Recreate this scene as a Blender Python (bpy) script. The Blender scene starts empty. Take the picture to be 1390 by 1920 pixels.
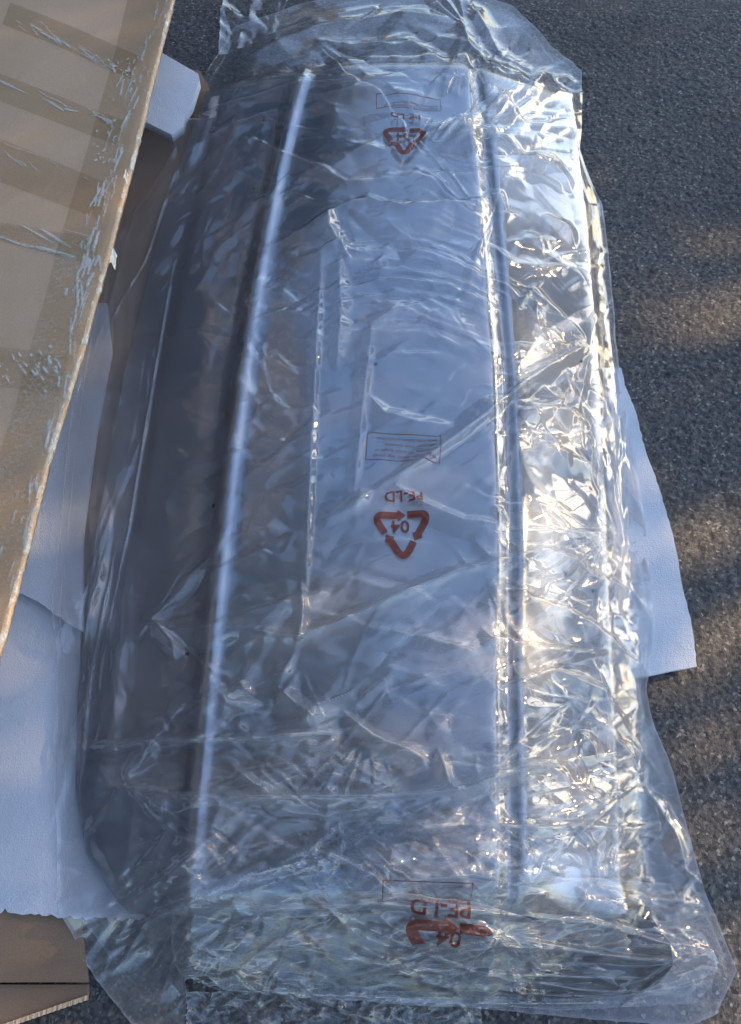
import bpy, bmesh, math, random
import numpy as np
from mathutils import Vector, Matrix

S = bpy.context.scene
random.seed(7)
RNG = np.random.default_rng(11)
R = math.radians

# ------------------------------------------------------------------ camera
CAM = np.array([0.0, 0.0, 1.58]); PITCH = R(66.0); FPX = 1478.0
cam_d = bpy.data.cameras.new('camera'); cam = bpy.data.objects.new('camera', cam_d)
S.collection.objects.link(cam); S.camera = cam
cam.location = CAM; cam.rotation_euler = (R(90) - PITCH, 0, 0)
cam_d.sensor_fit = 'VERTICAL'; cam_d.sensor_height = 24.0; cam_d.lens = 24.0 * FPX / 1920.0
cam_d.clip_start = 0.02; cam_d.clip_end = 500
S.render.resolution_x = 741; S.render.resolution_y = 1024

# ------------------------------------------------------------------ sky, sun, exposure
SUN_EL, SUN_AZ = R(27.0), R(68.0)                 # azimuth clockwise from +Y
SUNV = Vector((math.cos(SUN_EL) * math.sin(SUN_AZ), math.cos(SUN_EL) * math.cos(SUN_AZ), math.sin(SUN_EL)))
W = bpy.data.worlds.new('World'); S.world = W; W.use_nodes = True
wn = W.node_tree.nodes; wl = W.node_tree.links; wn.clear()
sky = wn.new('ShaderNodeTexSky'); sky.sky_type = 'NISHITA'; sky.sun_disc = False
sky.sun_elevation = SUN_EL; sky.sun_rotation = SUN_AZ; sky.air_density = 1.0; sky.dust_density = 1.2; sky.ozone_density = 2.2
bg = wn.new('ShaderNodeBackground'); bg.inputs['Strength'].default_value = 0.15
wo = wn.new('ShaderNodeOutputWorld')
wl.new(sky.outputs[0], bg.inputs['Color']); wl.new(bg.outputs[0], wo.inputs['Surface'])
sun_d = bpy.data.lights.new('sun', 'SUN'); sun = bpy.data.objects.new('sun', sun_d)
S.collection.objects.link(sun); sun_d.energy = 3.2; sun_d.angle = R(0.55); sun_d.color = (1.0, 0.70, 0.38)
sun.rotation_euler = SUNV.to_track_quat('Z', 'Y').to_euler()
S.view_settings.view_transform = 'Standard'; S.view_settings.look = 'None'
S.view_settings.exposure = 1.5; S.view_settings.gamma = 1.0; S.view_settings.use_curve_mapping = False
S.render.engine = 'CYCLES'
S.cycles.transparent_max_bounces = 14; S.cycles.max_bounces = 6; S.cycles.diffuse_bounces = 3; S.cycles.glossy_bounces = 3
S.cycles.caustics_reflective = False

# ------------------------------------------------------------------ coordinate helpers
_cr, _sr = math.cos(PITCH), math.sin(PITCH)
def at(px, py, z=0.0):
    """point of the plane at height z that stands where the photograph shows (px, py)"""
    px = np.asarray(px, float); py = np.asarray(py, float)
    a = (px - 695.0) / FPX; b = (py - 960.0) / FPX
    dx = a; dy = _cr - b * _sr; dz = -_sr - b * _cr
    k = (z - CAM[2]) / dz
    return np.stack([CAM[0] + dx * k, CAM[1] + dy * k, np.zeros_like(k) + z], -1)
def pix(x, y, z):
    X = x - CAM[0]; Y = y - CAM[1]; Z = z - CAM[2]
    d = Y * _cr - Z * _sr; b = -(Y * _sr + Z * _cr) / d
    return 695.0 + FPX * X / d, 960.0 + FPX * b
def poly(pts, z=0.0):
    p = np.array(pts, float)
    return at(p[:, 0], p[:, 1], p[:, 2] if p.shape[1] > 2 else z)
def resample(P, n):
    P = np.asarray(P, float)
    # smooth (Catmull-like) resample by arc length
    d = np.r_[0, np.cumsum(np.linalg.norm(np.diff(P, axis=0), axis=1))]
    t = np.linspace(0, d[-1], n)
    return np.stack([np.interp(t, d, P[:, k]) for k in range(P.shape[1])], -1)
def blur1(a, r, axis):
    if r < 1: return a
    k = np.exp(-0.5 * (np.arange(-3 * r, 3 * r + 1) / r) ** 2); k /= k.sum()
    pad = [(0, 0)] * a.ndim; pad[axis] = (3 * r, 3 * r)
    b = np.pad(a, pad, mode='edge'); out = np.zeros_like(a)
    n = a.shape[axis]
    for i, w in enumerate(k):
        sl = [slice(None)] * a.ndim; sl[axis] = slice(i, i + n)
        out += w * b[tuple(sl)]
    return out
def blur(a, r): return blur1(blur1(a, r, 0), r, 1)
def bilin(A, u, v):
    """sample raster A[row, col] at col u, row v"""
    h, w = A.shape
    u = np.clip(u, 0, w - 1.001); v = np.clip(v, 0, h - 1.001)
    i = u.astype(int); j = v.astype(int); fu = u - i; fv = v - j
    return (A[j, i] * (1 - fu) * (1 - fv) + A[j, i + 1] * fu * (1 - fv) + A[j + 1, i] * (1 - fu) * fv + A[j + 1, i + 1] * fu * fv)

# ------------------------------------------------------------------ noise
def _hash(ix, iy, s):
    h = (ix.astype(np.int64) * 374761393 + iy.astype(np.int64) * 668265263 + s * 1442695041) & 0xffffffff
    h = ((h ^ (h >> 13)) * 1274126177) & 0xffffffff
    h = ((h ^ (h >> 16)) * 2246822519) & 0xffffffff
    return ((h ^ (h >> 15)) & 0xffffff) / float(0x1000000)
def vnoise(x, y, s=0):
    ix = np.floor(x); iy = np.floor(y); fx = x - ix; fy = y - iy
    fx = fx * fx * (3 - 2 * fx); fy = fy * fy * (3 - 2 * fy)
    a = _hash(ix, iy, s); b = _hash(ix + 1, iy, s); c = _hash(ix, iy + 1, s); d = _hash(ix + 1, iy + 1, s)
    return (a * (1 - fx) + b * fx) * (1 - fy) + (c * (1 - fx) + d * fx) * fy
def fbm(x, y, s=0, o=4):
    t = 0; a = 0.5
    for k in range(o):
        t = t + a * (vnoise(x, y, s + k * 17) - 0.5); x = x * 2.03 + 3.1; y = y * 2.03 + 1.7; a *= 0.5
    return t
def facets(x, y, s=0, g=1.0, q=0.8):
    """crumple of nearly flat facets meeting in sharp creases: highest of random tilted patches"""
    ix = np.floor(x); iy = np.floor(y); best = np.full(x.shape, -9.0)
    for ox in (-1, 0, 1):
        for oy in (-1, 0, 1):
            cx = ix + ox; cy = iy + oy
            px_ = cx + _hash(cx, cy, s); py_ = cy + _hash(cx, cy, s + 5)
            gx = (_hash(cx, cy, s + 9) - 0.5) * 2 * g; gy = (_hash(cx, cy, s + 13) - 0.5) * 2 * g
            dx = x - px_; dy = y - py_
            best = np.maximum(best, gx * dx + gy * dy - q * (dx * dx + dy * dy))
    return best

# ------------------------------------------------------------------ mesh helpers
COL = S.collection
def link(name, me, mat=None, parent=None):
    o = bpy.data.objects.new(name, me); COL.objects.link(o)
    if mat: me.materials.append(mat)
    if parent is not None: o.parent = parent
    return o
def grid_mesh(name, V, closed_u=False, smooth=True, attrs=None, keep=None):
    """V: (n, m, 3) array -> quad mesh"""
    n, m, _ = V.shape
    idx = np.arange(n * m).reshape(n, m)
    q = np.stack([idx[:-1, :-1], idx[:-1, 1:], idx[1:, 1:], idx[1:, :-1]], -1).reshape(-1, 4)
    if keep is not None: q = q[keep.reshape(-1)]
    me = bpy.data.meshes.new(name)
    me.vertices.add(n * m); me.vertices.foreach_set('co', V.reshape(-1).astype(np.float32))
    me.loops.add(q.size); me.loops.foreach_set('vertex_index', q.reshape(-1).astype(np.int32))
    me.polygons.add(len(q)); me.polygons.foreach_set('loop_start', (np.arange(len(q)) * 4).astype(np.int32))
    me.polygons.foreach_set('loop_total', np.full(len(q), 4, np.int32))
    me.polygons.foreach_set('use_smooth', np.full(len(q), smooth))
    me.update(calc_edges=True)
    if attrs:
        for k, a in attrs.items():
            at_ = me.attributes.new(k, 'FLOAT', 'POINT'); at_.data.foreach_set('value', a.reshape(-1).astype(np.float32))
    me.validate()
    return me
def tag(o, label=None, cat=None, group=None, kind=None):
    if label: o['label'] = label
    if cat: o['category'] = cat
    if group: o['group'] = group
    if kind: o['kind'] = kind
    return o
def empty(name, loc, label, cat):
    o = bpy.data.objects.new(name, None); COL.objects.link(o); o.location = loc
    o.empty_display_size = 0.1
    return tag(o, label, cat)
def adopt(child, parent):
    """parent a world-space mesh under a thing's empty"""
    child.parent = parent; child.matrix_parent_inverse = Matrix.Translation(-parent.location)
    return child
def coons(L, Rr, T, B, nu, nv):
    """L,R run top->bottom, T,B run left->right; corners shared"""
    L = resample(L, nv); Rr = resample(Rr, nv); T = resample(T, nu); B = resample(B, nu)
    s = np.linspace(0, 1, nu)[None, :, None]; t = np.linspace(0, 1, nv)[:, None, None]
    P = (1 - s) * L[:, None] + s * Rr[:, None] + (1 - t) * T[None] + t * B[None]
    P -= (1 - s) * (1 - t) * T[0] + s * (1 - t) * T[-1] + (1 - s) * t * B[0] + s * t * B[-1]
    return P
def slab(name, outline, z, thick, mat, parent=None, cell=0.012, zfun=None, rough=0.0, seed=0, round_=0.0):
    """flat sheet of real thickness with outline given as world XY polygon, top surface height z (+zfun)"""
    bm = bmesh.new()
    vs = [bm.verts.new((p[0], p[1], 0)) for p in outline]
    f = bm.faces.new(vs)
    if f.normal.z < 0: f.normal_flip()
    xs = [p[0] for p in outline]; ys = [p[1] for p in outline]
    def cuts(lo, hi, ax):
        n = int((hi - lo) / cell)
        for k in range(1, n + 1):
            c = lo + k * cell
            co = (c, 0, 0) if ax == 0 else (0, c, 0); no = (1, 0, 0) if ax == 0 else (0, 1, 0)
            g = bm.verts[:] + bm.edges[:] + bm.faces[:]
            bmesh.ops.bisect_plane(bm, geom=g, plane_co=co, plane_no=no)
    cuts(min(xs), max(xs), 0); cuts(min(ys), max(ys), 1)
    bm.normal_update()
    for f in bm.faces:
        if f.normal.z < 0: f.normal_flip()
    top = list(bm.faces)
    be = [e for e in bm.edges if e.is_boundary]
    ret = bmesh.ops.extrude_face_region(bm, geom=top)
    # extruded copy becomes the top; the original stays as the bottom
    newv = [g for g in ret['geom'] if isinstance(g, bmesh.types.BMVert)]
    ns = set(newv)
    for v in bm.verts:
        zz = z + (zfun(v.co.x, v.co.y) if zfun else 0.0)
        if v in ns: v.co.z = zz
        else: v.co.z = zz - thick
    bmesh.ops.recalc_face_normals(bm, faces=bm.faces[:])
    me = bpy.data.meshes.new(name); bm.to_mesh(me); bm.free()
    o = link(name, me, mat)
    if parent is not None: adopt(o, parent)
    return o
def ragged(pts, n, amp, seed=0):
    P = resample(np.array(pts, float), n); r = np.random.default_rng(seed)
    d = np.gradient(P, axis=0); nn = np.stack([-d[:, 1], d[:, 0]], -1); nn /= np.linalg.norm(nn, axis=1)[:, None] + 1e-9
    k = r.normal(0, amp, n); k[0] = k[-1] = 0
    P[:, :2] += nn * k[:, None]
    return P

# ------------------------------------------------------------------ material helpers
def mat(name):
    m = bpy.data.materials.new(name); m.use_nodes = True
    nt = m.node_tree; nt.nodes.clear()
    out = nt.nodes.new('ShaderNodeOutputMaterial')
    return m, nt, out
def N(nt, t, **kw):
    n = nt.nodes.new(t)
    for k, v in kw.items():
        if k in n.inputs.keys(): n.inputs[k].default_value = v
        else: setattr(n, k, v)
    return n
def ramp(nt, stops, fac=None):
    r = nt.nodes.new('ShaderNodeValToRGB')
    while len(r.color_ramp.elements) < len(stops): r.color_ramp.elements.new(0.5)
    for e, (p, c) in zip(r.color_ramp.elements, stops):
        e.position = p; e.color = (*c, 1) if len(c) == 3 else c
    if fac is not None: nt.links.new(fac, r.inputs[0])
    return r
def objco(nt, scale=(1, 1, 1), rot=(0, 0, 0)):
    g = nt.nodes.new('ShaderNodeNewGeometry'); mp = nt.nodes.new('ShaderNodeMapping')
    mp.inputs['Scale'].default_value = scale; mp.inputs['Rotation'].default_value = rot
    nt.links.new(g.outputs['Position'], mp.inputs[0]); return mp.outputs[0]
def math_(nt, op, a, b=None, clamp=False):
    n = nt.nodes.new('ShaderNodeMath'); n.operation = op; n.use_clamp = clamp
    for i, v in enumerate((a, b)):
        if v is None: continue
        if isinstance(v, (int, float)): n.inputs[i].default_value = v
        else: nt.links.new(v, n.inputs[i])
    return n.outputs[0]

# asphalt
def m_asphalt():
    m, nt, out = mat('asphalt'); L = nt.links.new
    b = N(nt, 'ShaderNodeBsdfPrincipled'); b.inputs['Roughness'].default_value = 0.75
    b.inputs['Specular IOR Level'].default_value = 0.4
    co = objco(nt)
    v = N(nt, 'ShaderNodeTexVoronoi', Scale=190.0); L(co, v.inputs['Vector'])
    r1 = ramp(nt, [(0.0, (.024, .024, .026)), (0.45, (.050, .050, .052)), (0.8, (.075, .071, .066)), (0.96, (.105, .10, .092)), (1.0, (.20, .19, .175))])
    sep = N(nt, 'ShaderNodeSeparateColor'); L(v.outputs['Color'], sep.inputs[0]); L(sep.outputs[0], r1.inputs[0])
    n1 = N(nt, 'ShaderNodeTexNoise', Scale=2.2, Detail=5.0); L(co, n1.inputs['Vector'])
    r2 = ramp(nt, [(0.35, (1.25, 1.23, 1.2)), (0.65, (1.8, 1.74, 1.66))], n1.outputs[0])
    mx = N(nt, 'ShaderNodeMix', data_type='RGBA', blend_type='MULTIPLY'); mx.inputs[0].default_value = 1
    L(r1.outputs[0], mx.inputs[6]); L(r2.outputs[0], mx.inputs[7])
    # tar stains
    n3 = N(nt, 'ShaderNodeTexNoise', Scale=9.0, Detail=3.0); L(co, n3.inputs['Vector'])
    r3 = ramp(nt, [(0.66, (1, 1, 1)), (0.72, (.35, .35, .37))], n3.outputs[0])
    mx2 = N(nt, 'ShaderNodeMix', data_type='RGBA', blend_type='MULTIPLY'); mx2.inputs[0].default_value = 1
    L(mx.outputs[2], mx2.inputs[6]); L(r3.outputs[0], mx2.inputs[7])
    L(mx2.outputs[2], b.inputs['Base Color'])
    v2 = N(nt, 'ShaderNodeTexVoronoi', Scale=420.0); L(co, v2.inputs['Vector'])
    n2 = N(nt, 'ShaderNodeTexNoise', Scale=260.0, Detail=4.0); L(co, n2.inputs['Vector'])
    s = math_(nt, 'ADD', math_(nt, 'MULTIPLY', v2.outputs[0], -0.6), n2.outputs[0])
    bp = N(nt, 'ShaderNodeBump', Strength=0.55, Distance=0.0020); L(s, bp.inputs['Height']); L(bp.outputs[0], b.inputs['Normal'])
    L(b.outputs[0], out.inputs[0]); return m
# cardboard
def m_card(name, c1, c2):
    m, nt, out = mat(name); L = nt.links.new
    b = N(nt, 'ShaderNodeBsdfPrincipled'); b.inputs['Roughness'].default_value = 0.78; b.inputs['Specular IOR Level'].default_value = 0.25
    co = objco(nt)
    n1 = N(nt, 'ShaderNodeTexNoise', Scale=5.0, Detail=6.0, Roughness=0.6); L(co, n1.inputs['Vector'])
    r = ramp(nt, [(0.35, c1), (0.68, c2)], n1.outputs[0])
    n2 = N(nt, 'ShaderNodeTexNoise', Scale=380.0, Detail=2.0); L(co, n2.inputs['Vector'])
    r2 = ramp(nt, [(0.3, (.86, .86, .85)), (0.7, (1.06, 1.06, 1.06))], n2.outputs[0])
    mx = N(nt, 'ShaderNodeMix', data_type='RGBA', blend_type='MULTIPLY'); mx.inputs[0].default_value = 1
    L(r.outputs[0], mx.inputs[6]); L(r2.outputs[0], mx.inputs[7]); L(mx.outputs[2], b.inputs['Base Color'])
    wv = N(nt, 'ShaderNodeTexWave', Scale=42.0, Distortion=1.0); wv.bands_direction = 'Y'; L(objco(nt, rot=(0, 0, R(-13))), wv.inputs['Vector'])
    h = math_(nt, 'ADD', math_(nt, 'MULTIPLY', wv.outputs['Fac'], 0.05), n1.outputs[0])
    bp = N(nt, 'ShaderNodeBump', Strength=0.25, Distance=0.003); L(h, bp.inputs['Height']); L(bp.outputs[0], b.inputs['Normal'])
    L(b.outputs[0], out.inputs[0]); return m
# packing tape: clear brown film with trapped air
def m_tape(name, dense):
    m, nt, out = mat(name); L = nt.links.new
    tr = N(nt, 'ShaderNodeBsdfTransparent'); tr.inputs[0].default_value = (.955, .93, .88, 1)
    df = N(nt, 'ShaderNodeBsdfDiffuse'); df.inputs[0].default_value = (.80, .76, .64, 1)
    gl = N(nt, 'ShaderNodeBsdfGlossy'); gl.inputs['Roughness'].default_value = 0.3
    co = objco(nt)
    n1 = N(nt, 'ShaderNodeTexNoise', Scale=130.0, Detail=6.0, Roughness=0.75); L(co, n1.inputs['Vector'])
    n2 = N(nt, 'ShaderNodeTexNoise', Scale=9.0, Detail=4.0); L(co, n2.inputs['Vector'])
    a = N(nt, 'ShaderNodeAttribute'); a.attribute_name = 'air'
    air = math_(nt, 'ADD', math_(nt, 'MULTIPLY', math_(nt, 'ADD', n1.outputs[0], math_(nt, 'MULTIPLY', n2.outputs[0], 0.5)), dense), a.outputs['Fac'])
    mr = N(nt, 'ShaderNodeMapRange'); mr.inputs[1].default_value = 0.62; mr.inputs[2].default_value = 0.95; mr.inputs[3].default_value = 0.02; mr.inputs[4].default_value = 0.75
    L(air, mr.inputs[0])
    m1 = N(nt, 'ShaderNodeMixShader'); L(mr.outputs[0], m1.inputs[0]); L(tr.outputs[0], m1.inputs[1]); L(df.outputs[0], m1.inputs[2])
    fr = N(nt, 'ShaderNodeFresnel'); gg = N(nt, 'ShaderNodeNewGeometry'); iq = N(nt, 'ShaderNodeMix'); iq.inputs[2].default_value = 1.45; iq.inputs[3].default_value = 1 / 1.45; L(gg.outputs['Backfacing'], iq.inputs[0]); L(iq.outputs[0], fr.inputs['IOR'])
    bp = N(nt, 'ShaderNodeBump', Strength=0.12, Distance=0.001); L(air, bp.inputs['Height']); L(bp.outputs[0], gl.inputs['Normal']); L(bp.outputs[0], fr.inputs['Normal'])
    m2 = N(nt, 'ShaderNodeMixShader'); L(math_(nt, 'MULTIPLY', fr.outputs[0], 0.9, True), m2.inputs[0]); L(m1.outputs[0], m2.inputs[1]); L(gl.outputs[0], m2.inputs[2])
    L(m2.outputs[0], out.inputs[0]); return m
# white expanded foam sheet
def m_foam():
    m, nt, out = mat('white_foam'); L = nt.links.new
    b = N(nt, 'ShaderNodeBsdfPrincipled'); b.inputs['Roughness'].default_value = 0.65
    b.inputs['Base Color'].default_value = (.65, .67, .72, 1)
    
    co = objco(nt)
    v = N(nt, 'ShaderNodeTexVoronoi', Scale=380.0); L(co, v.inputs['Vector'])
    n = N(nt, 'ShaderNodeTexNoise', Scale=60.0, Detail=4.0); L(co, n.inputs['Vector'])
    n2 = N(nt, 'ShaderNodeTexNoise', Scale=11.0, Detail=3.0); L(co, n2.inputs['Vector'])
    h = math_(nt, 'ADD', math_(nt, 'ADD', v.outputs[0], math_(nt, 'MULTIPLY', n.outputs[0], 0.8)), math_(nt, 'MULTIPLY', n2.outputs[0], 5.0))
    bp = N(nt, 'ShaderNodeBump', Strength=0.5, Distance=0.0015); L(h, bp.inputs['Height']); L(bp.outputs[0], b.inputs['Normal'])
    L(b.outputs[0], out.inputs[0]); return m
# dark glossy metallic panel
def m_panel():
    m, nt, out = mat('dark_gloss_paint'); L = nt.links.new
    b = N(nt, 'ShaderNodeBsdfPrincipled'); b.inputs['Base Color'].default_value = (.32, .35, .41, 1)
    b.inputs['Metallic'].default_value = 0.6; b.inputs['Roughness'].default_value = 0.24
    b.inputs['Coat Weight'].default_value = 1.0; b.inputs['Coat Roughness'].default_value = 0.10; b.inputs['Coat IOR'].default_value = 1.6
    co = objco(nt)
    n = N(nt, 'ShaderNodeTexNoise', Scale=14.0, Detail=5.0); L(co, n.inputs['Vector'])
    bp = N(nt, 'ShaderNodeBump', Strength=0.12, Distance=0.004); L(n.outputs[0], bp.inputs['Height']); L(bp.outputs[0], b.inputs['Normal'])
    r = ramp(nt, [(0.3, (.15, .15, .15)), (0.7, (.2, .2, .2))], n.outputs[0]); L(r.outputs[0], b.inputs['Roughness'])
    L(b.outputs[0], out.inputs[0]); return m
# clear polythene film
def m_film(name, ior=1.62, gain=1.55, rough=0.10, bump=0.2, bscale=50.0):
    m, nt, out = mat(name); L = nt.links.new
    geo = N(nt, 'ShaderNodeNewGeometry')
    co = objco(nt)
    n1 = N(nt, 'ShaderNodeTexNoise', Scale=bscale, Detail=2.0); L(co, n1.inputs['Vector'])
    bp = N(nt, 'ShaderNodeBump', Strength=bump, Distance=0.0012); L(n1.outputs[0], bp.inputs['Height'])
    iorn = N(nt, 'ShaderNodeMix'); iorn.inputs[2].default_value = ior; iorn.inputs[3].default_value = 1 / ior; L(geo.outputs['Backfacing'], iorn.inputs[0])
    fr = N(nt, 'ShaderNodeFresnel'); L(iorn.outputs[0], fr.inputs['IOR']); L(bp.outputs[0], fr.inputs['Normal'])
    tr = N(nt, 'ShaderNodeBsdfTransparent'); tr.inputs[0].default_value = (.955, .96, .965, 1)
    df = N(nt, 'ShaderNodeBsdfDiffuse'); df.inputs[0].default_value = (.86, .86, .87, 1)
    tl = N(nt, 'ShaderNodeBsdfTranslucent'); tl.inputs[0].default_value = (.86, .86, .87, 1)
    dm = N(nt, 'ShaderNodeMixShader'); dm.inputs[0].default_value = 0.4; L(df.outputs[0], dm.inputs[1]); L(tl.outputs[0], dm.inputs[2])
    a = N(nt, 'ShaderNodeAttribute'); a.attribute_name = 'haze'
    m1 = N(nt, 'ShaderNodeMixShader'); L(math_(nt, 'MULTIPLY', a.outputs['Fac'], 1.0, True), m1.inputs[0]); L(tr.outputs[0], m1.inputs[1]); L(dm.outputs[0], m1.inputs[2])
    gl = N(nt, 'ShaderNodeBsdfGlossy'); gl.inputs['Roughness'].default_value = rough; L(bp.outputs[0], gl.inputs['Normal'])
    m2 = N(nt, 'ShaderNodeMixShader'); L(math_(nt, 'MULTIPLY', fr.outputs[0], gain, True), m2.inputs[0]); L(m1.outputs[0], m2.inputs[1]); L(gl.outputs[0], m2.inputs[2])
    L(m2.outputs[0], out.inputs[0]); return m
def m_plain(name, col, rough=0.6, metallic=0.0, nscale=30.0, var=0.15, bump=0.1):
    m, nt, out = mat(name); L = nt.links.new
    b = N(nt, 'ShaderNodeBsdfPrincipled'); b.inputs['Roughness'].default_value = rough; b.inputs['Metallic'].default_value = metallic
    n = N(nt, 'ShaderNodeTexNoise', Scale=nscale, Detail=4.0); L(objco(nt), n.inputs['Vector'])
    r = ramp(nt, [(0.3, tuple(c * (1 - var) for c in col)), (0.7, tuple(min(1, c * (1 + var)) for c in col))], n.outputs[0])
    L(r.outputs[0], b.inputs['Base Color'])
    bp = N(nt, 'ShaderNodeBump', Strength=bump, Distance=0.01); L(n.outputs[0], bp.inputs['Height']); L(bp.outputs[0], b.inputs['Normal'])
    L(b.outputs[0], out.inputs[0]); return m
def m_ink():
    m, nt, out = mat('red_brown_ink'); L = nt.links.new
    b = N(nt, 'ShaderNodeBsdfPrincipled'); b.inputs['Roughness'].default_value = 0.35
    n = N(nt, 'ShaderNodeTexNoise', Scale=90.0, Detail=3.0); L(objco(nt), n.inputs['Vector'])
    r = ramp(nt, [(0.35, (.17, .045, .03)), (0.7, (.25, .075, .05))], n.outputs[0]); L(r.outputs[0], b.inputs['Base Color'])
    tr = N(nt, 'ShaderNodeBsdfTransparent'); tr.inputs[0].default_value = (.8, .45, .38, 1)
    mx = N(nt, 'ShaderNodeMixShader'); mx.inputs[0].default_value = 0.72
    L(tr.outputs[0], mx.inputs[1]); L(b.outputs[0], mx.inputs[2]); L(mx.outputs[0], out.inputs[0]); return m

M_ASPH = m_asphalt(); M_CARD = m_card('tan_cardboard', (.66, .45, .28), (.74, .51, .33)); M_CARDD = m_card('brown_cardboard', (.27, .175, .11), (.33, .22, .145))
M_TAPE = m_tape('packing_tape_clear', 0.55); M_TAPE2 = m_tape('packing_tape_milky', 0.84)
M_FOAM = m_foam(); M_PANEL = m_panel()
M_FILM = m_film('clear_film'); M_FILM2 = m_film('clear_film_inner', gain=1.3, rough=0.10, bscale=35)
M_INK = m_ink()

# ------------------------------------------------------------------ ground: one sheet to the horizon, relief where it is near
def ground():
    me = bpy.data.meshes.new('ground'); s = 120
    me.from_pydata([(-s, -s, -0.012), (s, -s, -0.012), (s, s, -0.012), (-s, s, -0.012)], [], [(0, 1, 2, 3)])
    tag(link('ground', me, M_ASPH), kind='structure')
    # near asphalt: real aggregate relief
    n, m_ = 900, 760
    gx = np.linspace(-1.1, 1.35, m_); gy = np.linspace(-0.45, 2.4, n)
    X, Y = np.meshgrid(gx, gy)
    h = facets(X * 130, Y * 130, 3, 0.9, 0.5) * 0.0023
    h += facets(X * 75 + 3, Y * 75, 8, 0.9, 0.6) * 0.0022 * np.clip(fbm(X * 9, Y * 9, 4) * 3 + 0.7, 0, 1.3)
    h += fbm(X * 5, Y * 5, 21, 4) * 0.006
    h -= 0.004
    V = np.stack([X, Y, h], -1)
    e = (np.minimum(np.minimum(X - X.min(), X.max() - X), np.minimum(Y - Y.min(), Y.max() - Y)) < 0.004)
    V[e, 2] = -0.012
    tag(link('asphalt_pavement', grid_mesh('asphalt_pavement', V, smooth=True), M_ASPH), kind='structure')
ground()

# ------------------------------------------------------------------ unseen houses added for dark reflections, and trees that dapple the sun
def box_mesh(name, lo, hi):
    bm = bmesh.new(); bmesh.ops.create_cube(bm, size=1)
    for v in bm.verts: v.co = Vector([lo[i] + (v.co[i] + .5) * (hi[i] - lo[i]) for i in range(3)])
    me = bpy.data.meshes.new(name); bm.to_mesh(me); bm.free(); return me
def house(name, loc, lo, hi, ridge, label, face):
    t = empty(name, loc, label, 'house')
    mw = m_plain('dark_render_' + face, (.030, .035, .050), 0.85, nscale=2.5); md = m_plain('door_paint_' + face, (.05, .055, .07), 0.4); mr = m_plain('roof_slate_' + face, (.06, .06, .065), 0.7)
    mg = m_plain('window_glass_' + face, (.02, .025, .03), 0.08); mf = m_plain('window_frame_white_' + face, (.55, .55, .55), .5)
    adopt(link('wall', box_mesh('wall', lo, hi), mw), t)
    (x0, y0, z0), (x1, y1, z1) = lo, hi; e = .3; me = bpy.data.meshes.new('roof')
    if face == 'x':
        xm = (x0 + x1) / 2
        me.from_pydata([(x0 - e, y0 - e, z1), (x1 + e, y0 - e, z1), (x1 + e, y1 + e, z1), (x0 - e, y1 + e, z1), (xm, y0 - e, ridge), (xm, y1 + e, ridge)], [], [(0, 1, 4), (1, 2, 5, 4), (2, 3, 5), (3, 0, 4, 5), (0, 3, 2, 1)])
    else:
        ym = (y0 + y1) / 2
        me.from_pydata([(x0 - e, y0 - e, z1), (x1 + e, y0 - e, z1), (x1 + e, y1 + e, z1), (x0 - e, y1 + e, z1), (x0 - e, ym, ridge), (x1 + e, ym, ridge)], [], [(0, 1, 5, 4), (1, 2, 5), (2, 3, 4, 5), (3, 0, 4), (0, 3, 2, 1)])
    adopt(link('roof', me, mr), t)
    def pc(n, a0, a1, b0, b1, d0, d1, m):      # a box on the facade that faces the yard
        return adopt(link(n, box_mesh(n, (x1 + d0, a0, b0), (x1 + d1, a1, b1)) if face == 'x' else box_mesh(n, (a0, y0 - d1, b0), (a1, y0 - d0, b1)), m), t)
    A0, A1 = (y0, y1) if face == 'x' else (x0, x1); n = 4
    for fl in range(2):
        for k in range(n):
            c = A0 + (A1 - A0) * (k + .5) / n
            if fl == 0 and k == 1: pc('door', c - .5, c + .5, 0, 2.05, 0, .05, md); continue
            wf = pc('window_frame', c - .65, c + .65, 1.0 + fl * 2.7, 2.25 + fl * 2.7, 0, .03, mf); wp = pc('window_pane', c - .58, c + .58, 1.07 + fl * 2.7, 2.18 + fl * 2.7, .03, .035, mg); wp.parent = wf; wp.matrix_parent_inverse = Matrix.Identity(4)
house('rendered_house', (-2.7, 1.0, 0), (-8, -6, 0), (-2.7, 5, 5.4), 7.6, 'dark rendered two storey house along the left of the asphalt yard', 'x')  # house out of view, added so the left flank reflects something dark
house('rendered_house', (-3, 7.5, 0), (-9, 7.2, 0), (-0.9, 13, 5.6), 7.8, 'dark rendered house closing the far end of the yard', 'y')  # second added house, darkens what the upper film reflects

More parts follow.
